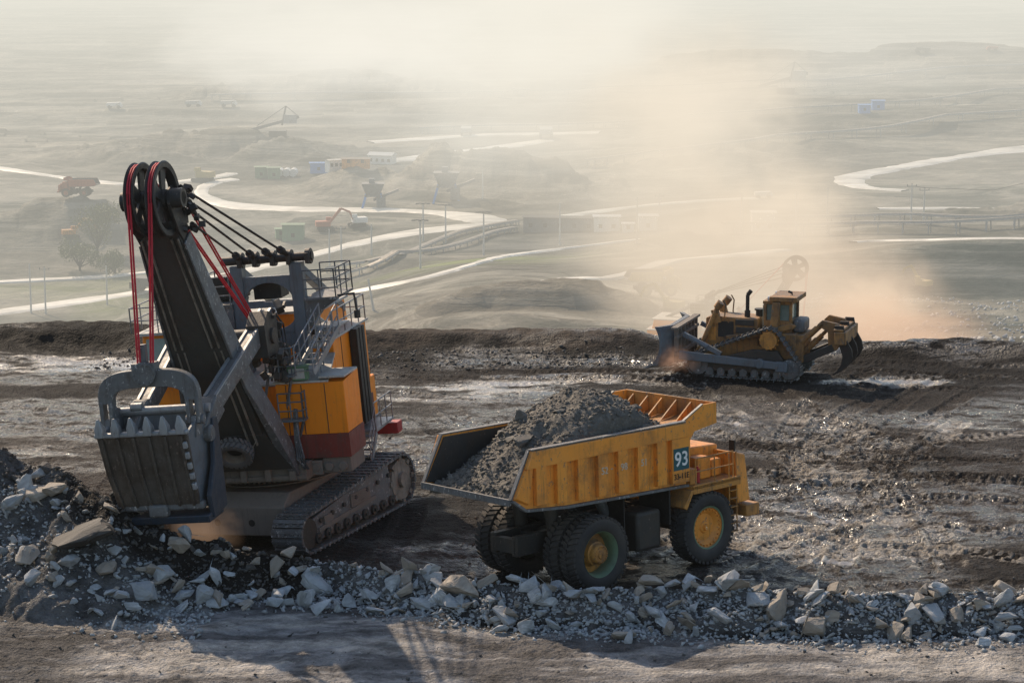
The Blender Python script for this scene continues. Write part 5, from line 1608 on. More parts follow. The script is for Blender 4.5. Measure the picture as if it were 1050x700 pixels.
# ================================================================== BULLDOZER
def make_dozer():
    t = empty('bulldozer', (12.0, 117.4, 0.05), (0, 0, radians(161)),
              'dusty yellow crawler bulldozer with blade and three-toothed ripper at the rim of the bench', 'bulldozer')
    # ---- tracks
    for s in (-1, 1):
        ym = s * 1.42; w = 0.62
        cs = [(2.15, 0.62, 0.56), (-2.55, 0.62, 0.56), (-1.45, 2.05, 0.60)]   # front idler, rear idler, sprocket
        path = []
        def arc(c, a0, a1, n):
            for i in range(n + 1):
                a = radians(a0 + (a1 - a0) * i / n)
                path.append(Vector((c[0] + c[2] * cos(a), c[1] + c[2] * sin(a))))
        arc(cs[0], -90, 68, 10)
        arc(cs[2], 68, 145, 8)
        arc(cs[1], 150, 270, 8)
        pts = path + [path[0]]
        L = [0]
        for a, b in zip(pts, pts[1:]): L.append(L[-1] + (b - a).length)
        NS = 48
        sh = MB()
        for k in range(NS):
            q = L[-1] * (k + 0.5) / NS
            i = min(max(j for j in range(len(L)) if L[j] <= q), len(pts) - 2)
            u = (q - L[i]) / max(1e-6, L[i + 1] - L[i])
            p = pts[i].lerp(pts[i + 1], u); d = (pts[i + 1] - pts[i]).normalized()
            m = Matrix.Translation((p.x, ym, p.y)) @ Matrix.Rotation(-atan2(d.y, d.x), 4, 'Y')
            ww = L[-1] / NS
            sub = MB().box((0, 0, 0), (ww * 0.86, w, 0.05)).box((0, 0, -0.06), (0.035, w, 0.10)).box((0, 0, 0.07), (ww * 0.6, w * 0.4, 0.10))
            sh.add(sub.v, sub.f, m)
        sh.build('crawler_track', 'steel', t)
        fr = MB().prism([(1.9, 0.35), (2.0, 0.85), (0.5, 1.0), (-2.3, 0.95), (-2.4, 0.35)], ym - 0.22, ym + 0.22)
        fr.prism([(1.2, 0.95), (-0.6, 1.5), (-1.9, 1.5), (-2.3, 0.9)], ym - 0.15, ym + 0.15)
        tf = fr.build('track_frame', 'steel_dark', t, bevel=0.03)
        for k in range(7):
            MB().cyl((1.55 - k * 0.58, ym - 0.27, 0.32), (1.55 - k * 0.58, ym + 0.27, 0.32), 0.20, n=16).build('track_roller', 'steel', tf)
        for c in cs[:2]:
            MB().cyl((c[0], ym - 0.24, c[1]), (c[0], ym + 0.24, c[1]), c[2] - 0.06, n=24).cyl((c[0], ym - 0.3, c[1]), (c[0], ym + 0.3, c[1]), 0.2, n=12).build('idler_wheel', 'steel', t)
        sp = MB().cyl((cs[2][0], ym - 0.30, cs[2][1]), (cs[2][0], ym + 0.30, cs[2][1]), 0.44, n=28)
        for k in range(14):
            a = 2 * pi * k / 14
            sp.box((cs[2][0] + 0.47 * cos(a), ym, cs[2][1] + 0.47 * sin(a)), (0.12, 0.2, 0.1), rot=(0, -a, 0))
        for k in range(10):
            a = 2 * pi * k / 10
            sp.cyl((cs[2][0] + 0.28 * cos(a), ym + s * 0.30, cs[2][1] + 0.28 * sin(a)), (cs[2][0] + 0.28 * cos(a), ym + s * 0.33, cs[2][1] + 0.28 * sin(a)), 0.035, n=6)
        sp.build('drive_sprocket', 'orange_old', t)
        # push arm and brace
        pa = MB().beam((-2.05, s * 1.98, 0.85), (3.05, s * 2.02, 1.12), 0.22, 0.36, h2=0.44).cyl((-1.1, s * 1.85, 0.92), (-1.1, s * 2.14, 0.92), 0.24, n=18).box((-2.2, s * 1.93, 0.8), (0.6, 0.25, 0.5))
        pa.build('push_arm', 'bluegrey', t, bevel=0.03)
        MB().beam((0.9, s * 1.95, 1.28), (2.9, s * 1.75, 2.15), 0.20, 0.22).cyl((1.6, s * 1.9, 1.58), (2.6, s * 1.78, 2.02), 0.14, n=12).build('tilt_brace', 'bluegrey', t)
        # lift cylinder beside the hood
        lc = MB().cyl((1.35, s * 0.86, 3.55), (2.05, s * 1.0, 1.75), 0.13, n=14).cyl((2.05, s * 1.0, 1.75), (2.55, s * 1.1, 0.95), 0.07, n=10)
        lc.cyl((1.2, s * 0.86, 3.72), (1.42, s * 0.86, 3.42), 0.20, n=14).box((1.45, s * 0.80, 3.0), (0.35, 0.25, 0.7), rot=(0, 0.3, 0)).tube([(1.1, s * 0.9, 3.85), (0.95, s * 0.9, 3.6), (1.0, s * 0.9, 3.0), (0.8, s * 0.8, 2.7)], 0.035, 6)
        lc.build('lift_cylinder', 'yellow', t)
    # ---- hull and hood
    h = MB().prism([(2.0, 0.75), (2.0, 2.9), (1.7, 3.0), (-0.7, 2.95), (-0.7, 1.6), (-2.6, 1.6), (-2.6, 0.75)], -0.78, 0.78)
    hull = h.build('engine_hood', 'yellow', t, bevel=0.05)
    MB().bb((-2.75, -1.1, 1.0), (-1.2, 1.1, 2.35)).build('transmission_case', 'yellow', t, bevel=0.08)
    for s in (-1, 1):
        g = MB().bb((0.55, s * 0.782, 1.95), (1.35, s * 0.80, 2.75))
        g.build('side_grille', 'black', hull)
        MB().bb((1.45, s * 0.782, 1.75), (1.85, s * 0.81, 2.45)).build('side_panel', 'orange_old', hull)
        MB().bb((-0.55, s * 0.79, 2.2), (0.4, s * 0.95, 2.5)).bb((-0.5, s * 0.785, 2.6), (0.45, s * 0.87, 2.9)).build('service_box', 'steel_dark', hull, bevel=0.02)
        MB().prism([(0.6, 1.75), (0.9, 2.05), (-0.5, 2.3), (-2.4, 2.85), (-2.7, 2.75), (-2.6, 2.6), (-0.6, 2.05)], s * 0.80 if s > 0 else -1.08, s * 1.08 if s > 0 else -0.80).build('fender', 'yellow', hull, bevel=0.03)
    gr = MB()
    for k in range(9):
        gr.bb((2.0, -0.65 + k * 0.15, 1.3), (2.04, -0.6 + k * 0.15, 2.8))
    gr.build('radiator_guard', 'black', hull)
    MB().cyl((-0.05, 0.35, 2.95), (-0.05, 0.35, 4.1), 0.10, n=12).cyl((-0.05, 0.35, 4.1), (-0.22, 0.35, 4.32), 0.11, n=12).cyl((-0.05, 0.35, 2.95), (-0.05, 0.35, 3.3), 0.15, n=12).build('exhaust_pipe', 'rope', hull)
    MB().cyl((-0.55, -0.25, 2.95), (-0.55, -0.25, 3.25), 0.20, n=16).cyl((-0.55, -0.25, 3.25), (-0.55, -0.25, 3.33), 0.27, n=16).build('precleaner', 'black', hull)
    # ---- cab
    cb = MB()
    x0, x1, y1, z0, z1 = -2.45, -1.0, 0.86, 2.3, 3.75
    cb.bb((x0, -y1, z0), (x1, y1, 2.95))
    for x in (x0, -1.75, x1):
        for y in (-y1, y1):
            cb.box((x + (0.07 if x == x0 else -0.07 if x == x1 else 0), y * 0.93, 3.35), (0.15, 0.14, 0.9))
    cb.bb((x0, -y1, z1), (x1 + 0.05, y1, 3.92))
    cab = cb.build('cab', 'yellow', t, bevel=0.03)
    MB().bb((x0 + 0.12, -y1 * 0.86, 2.95), (x1 - 0.12, y1 * 0.86, 3.75)).build('window', 'glass', cab)
    for s in (-1, 1):
        MB().bb((-0.98, s * 0.45 - 0.3, 2.35), (-0.93, s * 0.45 + 0.3, 3.7)).build('cab_door', 'glass', cab, bevel=0.01)
        MB().prism([(-1.75, 2.2), (-1.35, 2.2), (-1.5, 3.9), (-1.9, 3.9)], s * 1.02 - 0.10, s * 1.02 + 0.10).build('rops_post', 'yellow', cab, bevel=0.03)
    rp = MB().bb((-2.75, -1.12, 3.94), (-1.35, 1.12, 4.18))
    ro = rp.build('rops_canopy', 'yellow', cab, bevel=0.04)
    for s in (-1, 1):
        MB().cyl((-1.30, s * 0.85, 4.05), (-1.22, s * 0.85, 4.05), 0.12, n=14).build('work_lamp', 'lamp', ro)
    MB().cyl((-2.3, 0.2, 4.18), (-2.3, 0.2, 4.30), 0.03, n=6).cyl((-2.3, 0.2, 4.28), (-2.1, 0.2, 4.36), 0.06, n=8).build('beacon', 'black', ro)
    MB().bb((-3.05, -0.7, 2.35), (-2.46, 0.7, 3.0)).build('fuel_tank', 'steel', t, bevel=0.12)
    # ---- blade
    bl = MB()
    N = 8
    prof_f, prof_b = [], []
    for i in range(N + 1):
        f = i / N
        z = 0.55 + 2.0 * f
        cv = 0.34 * (2 * f - 1) ** 2 + 0.14 * (1 - f)
        prof_f.append((3.35 + cv, z)); prof_b.append((3.22 + cv * 0.7, z))
    for s, ya, yb, sh0, sh1 in ((1, 0.0, 1.55, 0, 0), (1, 1.55, 2.45, 0, 0.55), (-1, 0.0, -1.55, 0, 0), (-1, -1.55, -2.45, 0, 0.55)):
        A = [(x + sh0, ya, z) for x, z in prof_f] + [(x + sh0, ya, z) for x, z in prof_b[::-1]]
        B = [(x + sh1, yb, z) for x, z in prof_f] + [(x + sh1, yb, z) for x, z in prof_b[::-1]]
        bl.loft([A, B])
    blade = bl.build('blade', 'bluegrey', t, bevel=0.0)
    ce = MB()
    ce.loft([[(3.95, -1.55, 0.42), (3.65, -1.55, 0.62), (3.60, -1.55, 0.55), (3.90, -1.55, 0.36)], [(3.95, 1.55, 0.42), (3.65, 1.55, 0.62), (3.60, 1.55, 0.55), (3.90, 1.55, 0.36)]])
    for s in (-1, 1):
        ce.loft([[(3.95, s * 1.55, 0.42), (3.65, s * 1.55, 0.62), (3.60, s * 1.55, 0.55), (3.90, s * 1.55, 0.36)], [(4.75, s * 2.5, 0.45), (4.35, s * 2.48, 0.65), (4.3, s * 2.46, 0.58), (4.7, s * 2.5, 0.40)]])
    ce.build('cutting_edge', 'steel_light', blade)
    rb = MB()
    for y in (-1.9, -1.3, -0.6, 0, 0.6, 1.3, 1.9):
        rb.bb((3.12, y - 0.05, 0.7), (3.35, y + 0.05, 2.5))
    rb.bb((3.05, -2.1, 1.05), (3.3, 2.1, 1.25)).bb((3.08, -2.1, 1.95), (3.3, 2.1, 2.1)).bb((3.08, -2.3, 2.42), (3.42, 2.3, 2.54))
    rb.build('blade_stiffener', 'carbody', blade, bevel=0.01)
    # ---- ripper
    MB().bb((-3.1, -1.0, 0.9), (-2.7, 1.0, 2.3)).build('ripper_bracket', 'yellow', t, bevel=0.04)
    for s in (-1, 1):
        MB().beam((-3.0, s * 0.8, 1.0), (-4.6, s * 0.85, 1.75), 0.25, 0.38).build('ripper_arm', 'steel_dark', t, bevel=0.03)
        MB().cyl((-3.0, s * 0.62, 1.35), (-3.7, s * 0.62, 2.05), 0.15, n=14).cyl((-3.7, s * 0.62, 2.05), (-4.35, s * 0.62, 2.75), 0.08, n=10).build('ripper_cylinder', 'yellow', t)
        MB().cyl((-3.0, s * 0.95, 1.95), (-3.75, s * 0.95, 2.7), 0.14, n=14).cyl((-3.75, s * 0.95, 2.7), (-4.0, s * 0.95, 2.95), 0.09, n=10).build('ripper_cylinder', 'yellow', t)
        MB().prism([(-3.75, 2.85), (-4.0, 3.1), (-4.85, 2.95), (-5.1, 2.1), (-4.75, 1.6), (-4.35, 1.55), (-4.3, 2.5)], s * 0.85 - 0.1, s * 0.85 + 0.1).build('ripper_link', 'yellow', t, bevel=0.03)
    MB().bb((-5.35, -1.6, 2.0), (-4.75, 1.6, 2.65)).bb((-5.2, -1.55, 2.66), (-4.7, 1.55, 2.78)).build('ripper_beam', 'yellow', t, bevel=0.05)
    for y in (-1.35, 0, 1.35):
        sec_ = [(-4.95, 2.95, .22), (-5.05, 2.3, .26), (-5.32, 1.8, .28), (-5.42, 1.4, .26), (-5.30, 1.0, .20), (-5.0, 0.65, .12), (-4.7, 0.45, .05)]
        vs = [[(x - w_, y - 0.09, z), (x + w_, y - 0.09, z), (x + w_, y + 0.09, z), (x - w_, y + 0.09, z)] for x, z, w_ in sec_]
        MB().loft(vs).build('ripper_shank', 'rope', t, bevel=0.02)
    return t
dozer = make_dozer()

# ================================================================== ROCKS OF THE ROADSIDE HEAP
def berm_y(x): return float(np.interp(x, [p[0] for p in PILE], [p[1] for p in PILE]))
rr = random.Random(21)
BIG = [  # photograph-sized boulders: x px, y px, size m, flatness, material, label
    (85, 560, 2.6, 'rock_dark', 'huge dark layered boulder half buried in the left side of the heap'),
    (42, 512, 1.5, 'rock_tan', 'big tan split block perched near the top of the heap at far left'),
    (57, 512, 1.05, 'rock_tan', 'squarish pale block beside the tan split block on the heap'),
    (14, 530, 1.0, 'rock_blue', 'leaning grey slab on the left slope of the heap'),
    (20, 497, 0.8, 'rock_dark', 'dark pointed rock on the crest of the heap at far left'),
    (48, 488, 0.6, 'rock_dark', 'small dark rock standing behind the tan split block'),
    (165, 602, 1.15, 'rock_blue', 'large pale rounded boulder on the berm under the dipper'),
    (147, 614, 1.1, 'rock_blue', 'pale wedge-shaped boulder left of the rounded pale one'),
    (110, 598, 0.95, 'rock_tan', 'upright brownish slab on the left part of the berm'),
    (70, 588, 0.9, 'rock_blue', 'flat pale slab at the foot of the dark layered boulder'),
    (188, 612, 0.8, 'rock_blue', 'tilted pale plate right of the rounded boulder'),
    (212, 622, 0.9, 'rock_blue', 'grey block with a flat top at the foot of the berm'),
    (246, 618, 0.75, 'rock_blue', 'smooth pale egg-shaped rock in the berm'),
    (325, 606, 1.35, 'rock_blue', 'broad flat-topped boulder in front of the shovel crawler'),
    (330, 624, 0.55, 'rock_tan', 'small brown cube-like stone below the flat-topped boulder'),
    (470, 622, 1.5, 'rock_tan', 'long tan layered slab leaning to the right in the berm'),
    (432, 620, 0.95, 'rock_blue', 'pale diamond-shaped plate in the berm left of the long tan slab'),
    (505, 632, 0.7, 'rock_blue', 'thin pale plate standing on edge right of the long tan slab'),
    (640, 655, 0.9, 'rock_tan', 'large flat brownish slab in the berm below the rear wheel of the truck'),
    (725, 622, 0.8, 'rock_blue', 'pale rounded block on top of the berm right of the truck'),
    (757, 618, 1.0, 'rock_tan', 'tan elongated block lying across the top of the berm'),
    (738, 652, 0.9, 'rock_blue', 'pale flat stone at the middle of the berm slope'),
    (798, 646, 1.4, 'rock_tan', 'large tan boulder with a smooth face in the right part of the berm'),
    (777, 640, 0.9, 'rock_blue', 'grey block tucked against the left of the large tan boulder'),
    (838, 653, 1.0, 'rock_tan', 'brown square-edged boulder right of the large tan boulder'),
    (915, 656, 0.9, 'rock_tan', 'brownish cracked rock low in the right part of the berm'),
    (935, 636, 0.8, 'rock_blue', 'grey cube-like rock high in the right part of the berm'),
    (962, 620, 0.75, 'rock_blue', 'pale flat rock on the crest of the berm towards the right'),
    (1030, 624, 1.0, 'rock_blue', 'big pale rounded rock on the crest at the right end of the berm'),
    (1033, 660, 0.9, 'rock_blue', 'pale wedge of rock at the foot of the right end of the berm'),
    (985, 642, 0.8, 'rock_tan', 'brown tilted block near the right end of the berm'),
    (1008, 662, 0.6, 'rock_blue', 'pale cube-like stone at the foot of the berm near its right end'),
]
for k, (px, py, s, mt, lab) in enumerate(BIG):
    p = at(px, py, 66)
    me = rock_mesh('boulder', 900 + k, rr.choice((0.45, 0.6, 0.7)), 13 + k % 4, mt)
    put_rock(p.x, p.y, s, mt, rot=(rr.gauss(0, 0.3), rr.gauss(0, 0.3), rr.uniform(0, 6.28)), label=lab, name='boulder', mesh=me, cat='boulder', sink=0.16)
LAB = {'rock_blue': ('pale blue-grey angular rock lying in the rock berm beside the road', 'blue-grey rocks of the berm'),
       'rock_tan': ('tan angular rock lying in the rock berm beside the road', 'tan rocks of the berm'),
       'rock_dark': ('dark shale rock lying on the heap beneath the dipper', 'dark rocks of the heap')}
for k in range(345):
    u = rr.random()
    x = -5.5 + 22.5 * u if k > 120 else rr.uniform(-17.8, -5.5)
    yb = berm_y(x)
    if k > 120:
        y = yb + rr.gauss(-0.45, 0.62)
    else:
        y = yb + rr.uniform(-5.0, -0.4) if x < -12 else yb + rr.uniform(-2.6, 0.1)
    s = 0.36 + 0.66 * rr.random() ** 1.7
    tan = rr.random() < (0.28 if x < 4 else 0.55)
    mt = 'rock_tan' if tan else 'rock_blue'
    put_rock(x, y, s, mt, rot=(rr.gauss(0, 0.45), rr.gauss(0, 0.45), rr.uniform(0, 6.28)), label=LAB[mt][0], group=LAB[mt][1], sink=0.05)
for k in range(36):
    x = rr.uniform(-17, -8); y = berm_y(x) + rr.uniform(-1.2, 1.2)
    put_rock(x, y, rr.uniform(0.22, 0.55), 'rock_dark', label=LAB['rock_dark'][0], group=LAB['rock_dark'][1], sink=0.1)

# gravel : pale along the road side, dark on the inner face of the heap
def gravel():
    N = 10500
    r = np.random.RandomState(5)
    x = r.uniform(-19, 18.5, N)
    yb = np.interp(x, [p[0] for p in PILE], [p[1] for p in PILE])
    spread = np.where(x < -10, -2.6, -0.75)
    y = yb + spread + r.normal(0, 1, N) * np.where(x < -10, 1.5, 0.72)
    s = 0.08 + 0.24 * r.rand(N) ** 2.2
    keep = ~((x < -7) & (y > yb - 1.3)) & ~((x < -13) & (x > -16.5) & (r.rand(N) < 0.5))
    x, y, s = x[keep], y[keep], s[keep]
    z = full_z(x, y)
    stone_field('pale_gravel', list(zip(x, y, z + s * 0.1, s)), 'rock_blue', 'small pale broken stones filling the berm beside the road', 'gravel', seed=3)
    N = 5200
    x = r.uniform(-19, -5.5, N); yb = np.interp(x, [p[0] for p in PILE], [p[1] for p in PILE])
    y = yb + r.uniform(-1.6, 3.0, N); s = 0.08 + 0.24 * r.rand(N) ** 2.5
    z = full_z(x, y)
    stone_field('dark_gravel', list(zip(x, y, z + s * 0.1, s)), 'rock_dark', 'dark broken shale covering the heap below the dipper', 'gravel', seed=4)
    N = 2600
    x = r.uniform(-18, 18, N); y = r.uniform(68, 118, N); s = 0.05 + 0.16 * r.rand(N) ** 3
    z = full_z(x, y)
    stone_field('scattered_stones', list(zip(x, y, z + s * 0.05, s)), 'rock_dark', 'small stones scattered over the muddy bench and the road', 'stones', seed=6)
    N = 1500
    x = r.uniform(-22, 6, N); y = r.uniform(118.5, 124, N); s = 0.08 + 0.3 * r.rand(N) ** 3
    z = full_z(x, y)
    stone_field('rim_stones', list(zip(x, y, z + s * 0.05, s)), 'rock_dark', 'black lumps scattered on the low bank along the rim', 'stones', seed=9)
    # bouldery ground on the ramp behind the bulldozer
    N = 2600
    u = r.uniform(0.11, 0.235, N); D = 250 + 230 * r.rand(N); s = 0.3 + 1.2 * r.rand(N) ** 3
    z = full_z(u * D, D)
    stone_field('ramp_rubble', list(zip(u * D, D, z + s * 0.1, s)), 'rock_blue', 'broken rock littering the ramp below the green-grey bank at right', 'rubble', seed=12)
gravel()

# ================================================================== ROADS IN THE PIT
def ribbon(name, pix, w, mat='road', lift=0.35):
    P = [Vector(p) for p in pix]
    for _ in range(3):
        q = [P[0]]
        for a, b in zip(P, P[1:]):
            q += [a.lerp(b, 0.25), a.lerp(b, 0.75)]
        q.append(P[-1]); P = q
    # resample
    Q = [P[0]]
    for p in P[1:]:
        if (p - Q[-1]).length > 4:
            n = int((p - Q[-1]).length / 6) + 1
            a = Q[-1]
            Q += [a.lerp(p, (i + 1) / n) for i in range(n)]
    K = 7
    X, Y = [], []
    for i, p in enumerate(Q):
        d = (Q[min(i + 1, len(Q) - 1)] - Q[max(i - 1, 0)]).normalized()
        nn = Vector((-d.y, d.x))
        ww = w[0] + (w[1] - w[0]) * i / len(Q) if isinstance(w, tuple) else w
        ww *= 0.85 + 0.30 * sin(i * 0.37) * sin(i * 0.11 + 1) + rr.uniform(-0.16, 0.16)
        for k in range(K):
            f = (k / (K - 1) - 0.5) * ww
            X.append(p.x + nn.x * f); Y.append(p.y + nn.y * f)
    Z = full_z(X, Y).reshape(-1, K)
    Zm = Z.copy()
    Zm = Z + lift
    Zm[:, 0] = Z[:, 0] - 0.3; Zm[:, -1] = Z[:, -1] - 0.3
    mb = MB()
    mb.v = [(X[i], Y[i], float(Zm.ravel()[i])) for i in range(len(X))]
    mb.f = [(i * K + k, i * K + k + 1, (i + 1) * K + k + 1, (i + 1) * K + k) for i in range(len(Q) - 1) for k in range(K - 1)]
    o = mb.build(name, mat)
    o['kind'] = 'structure'
    return o
for r_, P_ in zip(ROADS, ROADS_W):
    ribbon(r_[0], P_, r_[2])

# ================================================================== CONVEYORS
def conveyor(pix, label, h=1.1, w=1.8, group=None, dstep=14):
    pts = [at(*p) for p in pix]
    P = pts
    for _ in range(2):
        q = [P[0]]
        for a, b in zip(P, P[1:]): q += [a.lerp(b, 0.25), a.lerp(b, 0.75)]
        q.append(P[-1]); P = q
    P = [Vector((p.x, p.y, gz(p.x, p.y) + h)) for p in P]
    # smooth heights
    for _ in range(3):
        zz = [p.z for p in P]
        for i in range(1, len(P) - 1): P[i].z = max(zz[i], (zz[i - 1] + zz[i] + zz[i + 1]) / 3)
    t = empty('belt_conveyor', (0, 0, 0), label=label, cat='conveyor', group=group)
    t.location = P[0]
    inv = Vector(P[0])
    P = [p - inv for p in P]
    fr = MB(); bl = MB(); lg = MB()
    for a, b in zip(P, P[1:]):
        d = (b - a); 
        if d.length < 0.5: continue
        sd = Vector((0, 0, 1)).cross(d).normalized() * w / 2
        for e in (-1, 1):
            fr.beam(a + sd * e, b + sd * e, 0.2, 0.5)
        bl.beam(a + Vector((0, 0, 0.3)), b + Vector((0, 0, 0.3)), w * 0.8, 0.12)
        n = max(1, int(d.length / dstep))
        for i in range(n):
            p = a.lerp(b, (i + 0.5) / n)
            for e in (-1, 1):
                fr.beam(p + sd * e, p + sd * e * 1.4 + Vector((0, 0, -h - 1.5)), 0.22, 0.22)
    fr.build('conveyor_frame', 'steel_light', t, smooth=False)
    bl.build('belt', 'rail_steel', t, smooth=False)
    return t
conveyor([(340, 290), (400, 275), (450, 259), (500, 243), (528, 238)], 'nearer of two grey belt conveyors left of the dust, beside the white road')
conveyor([(335, 280), (400, 262), (450, 248), (500, 236), (530, 231)], 'farther of two grey belt conveyors left of the dust, beside the white road')
conveyor([(760, 233), (850, 232), (950, 230), (1080, 227)], 'upper belt conveyor crossing the pit floor at the right edge', 2.6)
conveyor([(740, 240), (850, 240), (950, 239), (1080, 237)], 'lower belt conveyor crossing the pit floor at the right edge', 2.6)
conveyor([(525, 97), (640, 97), (720, 94), (800, 89), (900, 82), (1080, 70)], 'highest belt conveyor on the far terraced slope at right', 2.6, 2.2, dstep=20)
conveyor([(700, 126), (800, 121), (900, 112), (980, 105), (1080, 95)], 'middle belt conveyor on the far terraced slope, passing two blue huts', 2.4, 2.0, dstep=20)
conveyor([(600, 172), (680, 162), (760, 151), (850, 142), (950, 133), (1080, 118)], 'lowest belt conveyor on the far terraced slope at right', 2.4, 2.0, dstep=20)
conveyor([(215, 104), (300, 102), (400, 101), (520, 101)], 'long belt conveyor across the far hazy plain at upper left', 2.6, 2.4, dstep=20)
conveyor([(430, 138), (500, 135), (600, 133), (640, 131)], 'belt conveyor behind the second bright road in the middle distance', 2.4, 2.2, dstep=20)

# ================================================================== POLES
def pole_mesh(h=13, lamp=True):
    m = MB().cyl((0, 0, -1.5), (0, 0, h), 0.22, 0.13, 8)
    return m
PM = None
def pole(px, py_base, py_top, label, arms=1, group='slender utility poles standing in the pit', tilt=0.0):
    p = at(px, py_base)
    D = p.y
    h = max(6.0, (py_base - py_top) / F_PX * D)
    t = empty('utility_pole', (p.x, p.y, p.z), (0, tilt, 0), label, 'pole')
    MB().cyl((0, 0, -1.0), (0, 0, h), 0.26, 0.16, 8).build('mast', 'concrete', t)
    if arms == 1:
        MB().box((0, 0, h - 0.5), (2.6, 0.15, 0.18)).cyl((-1.2, 0, h - 0.4), (-1.2, 0, h), 0.1, n=6).cyl((1.2, 0, h - 0.4), (1.2, 0, h), 0.1, n=6).cyl((0, 0, h - .4), (0, 0, h + 0.3), 0.1, n=6).build('crossarm', 'steel', t)
    elif arms == 2:
        MB().box((0, 0, h + 0.05), (3.4, 0.2, 0.2)).box((-1.5, -0.2, h), (0.9, 0.5, 0.25)).box((1.5, -0.2, h), (0.9, 0.5, 0.25)).box((0, -0.2, h), (0.9, 0.5, 0.25)).build('lamp_arm', 'steel', t)
    return t
pole(32, 322, 270, 'pale utility pole at far left below the green bush', 0)
pole(47, 323, 274, 'utility pole with a crossarm right of the leftmost one', 1)
pole(110, 313, 272, 'pole left of the hoist ropes of the big shovel', 0)
pole(381, 262, 229, 'short mast beside the two conveyors on the left', 0)
pole(431, 275, 225, 'lamp pole with a wide head nearest the bright road bend', 2)
pole(434, 248, 209, 'lamp pole behind the wide-headed one at the bright road bend', 2)
pole(457, 250, 210, 'lamp pole in the middle of the bright road bend', 2)
pole(496, 262, 217, 'lamp pole right of the bright road bend, before the conveyors end', 2)
pole(338, 276, 234, 'left pole of the pair behind the shovel gantry', 1)
pole(350, 272, 232, 'right pole of the pair behind the shovel gantry', 1)
pole(574, 252, 208, 'thin pale mast between the road bend and the dust cloud', 0)
pole(653, 250, 202, 'thin pale mast in the middle of the dust cloud', 0)
pole(676, 223, 200, 'short far pole with crossarm in the dust cloud', 1)
pole(495, 206, 176, 'short mast beside the grey hopper', 0)
pole(760, 243, 197, 'pale mast left of the white hut above the bulldozer', 0)
pole(816, 243, 196, 'pale mast right of the white hut above the bulldozer', 0)
pole(848, 232, 192, 'thin mast halfway between the white hut and the right edge', 0)
pole(934, 227, 189, 'left pole of the pair carrying wires on the right', 1)
pole(947, 226, 193, 'right pole of the pair carrying wires on the right', 1)
pole(383, 318, 285, 'leaning wooden post above the orange machinery house', 0, tilt=radians(-9))
# wires of the pair on the right
pw = [at(934, 227), at(947, 226), at(1075, 224)]
MBw = MB().tube([(pw[0].x, pw[0].y, pw[0].z + 9.3), (pw[1].x, pw[1].y, pw[1].z + 8.6), ((pw[1].x + pw[2].x) / 2, pw[1].y, pw[1].z + 8.0), (pw[2].x, pw[2].y, pw[1].z + 9.8)], 0.07, 5)
tag(MBw.build('overhead_wire', 'steel_dark'), 'overhead wire sagging from the pair of poles to the right edge', 'wire')

# ================================================================== FAR VEHICLES AND BUILDINGS
def place_copy(src, px, py, yaw, label, cat, name=None, scale=1.0, swap=None, group=None, dz=0.0):
    p = at(px, py)
    c = copy_tree(src, None, swap)
    if name: c.name = name
    c.location = (p.x, p.y, p.z + dz)
    c.rotation_euler = (0, 0, radians(yaw))
    c.scale = (scale,) * 3
    for k in ('group',):
        if k in c: del c[k]
    return tag(c, label, cat, group)

def mini_truck(px, py, yaw, body, label, scale=1.0, tray='far_red', load=False):
    p = at(px, py)
    t = empty('dump_truck', p, (0, 0, radians(yaw)), label, 'dump truck')
    t.scale = (scale,) * 3
    MB().prism([(-3.6, 2.0), (-2.2, 1.7), (3.2, 1.9), (3.6, 3.6), (5.2, 3.8), (5.2, 4.1), (3.0, 4.0), (-3.4, 3.7)], -2.3, 2.3).build('dump_body', tray, t)
    MB().bb((3.9, -2.2, 1.2), (6.6, 2.2, 2.9)).bb((4.2, 0.2, 2.9), (5.9, 2.0, 3.9)).build('cab', body, t)
    for x in (-1.5, 4.6):
        for s in (-1, 1):
            MB().cyl((x, s * 1.5, 1.15), (x, s * 2.4, 1.15), 1.15, n=16).build('wheel', 'tyre', t)
    return t
def mini_excavator(px, py, yaw, label, scale=1.0, mat='far_yellow', cat='excavator', arm=True):
    p = at(px, py)
    t = empty(cat, p, (0, 0, radians(yaw)), label, cat)
    t.scale = (scale,) * 3
    for s in (-1, 1):
        MB().prism([(-2.2, 0.3), (-1.9, 0), (1.9, 0), (2.3, 0.4), (2.0, 0.9), (-2.0, 0.9)], s * 1.3 - 0.3, s * 1.3 + 0.3).build('crawler', 'steel_dark', t)
    MB().bb((-2.6, -1.4, 1.0), (1.2, 1.4, 2.4)).build('house', mat, t, bevel=0.1)
    MB().bb((0.2, 0.3, 2.4), (1.5, 1.3, 3.3)).build('cab', mat, t, bevel=0.05)
    if arm:
        MB().beam((1.0, -0.3, 2.0), (4.0, -0.3, 5.6), 0.4, 0.7).beam((4.0, -0.3, 5.6), (6.4, -0.3, 4.6), 0.38, 0.5).build('boom', mat, t)
        MB().beam((6.2, -0.3, 4.8), (7.6, -0.3, 1.8), 0.35, 0.45).build('stick', mat, t)
        MB().prism([(7.2, 2.2), (8.2, 1.8), (7.9, 0.6), (6.8, 0.5), (6.9, 1.4)], -0.8, 0.2).build('bucket', 'steel', t, bevel=0.03)
    return t
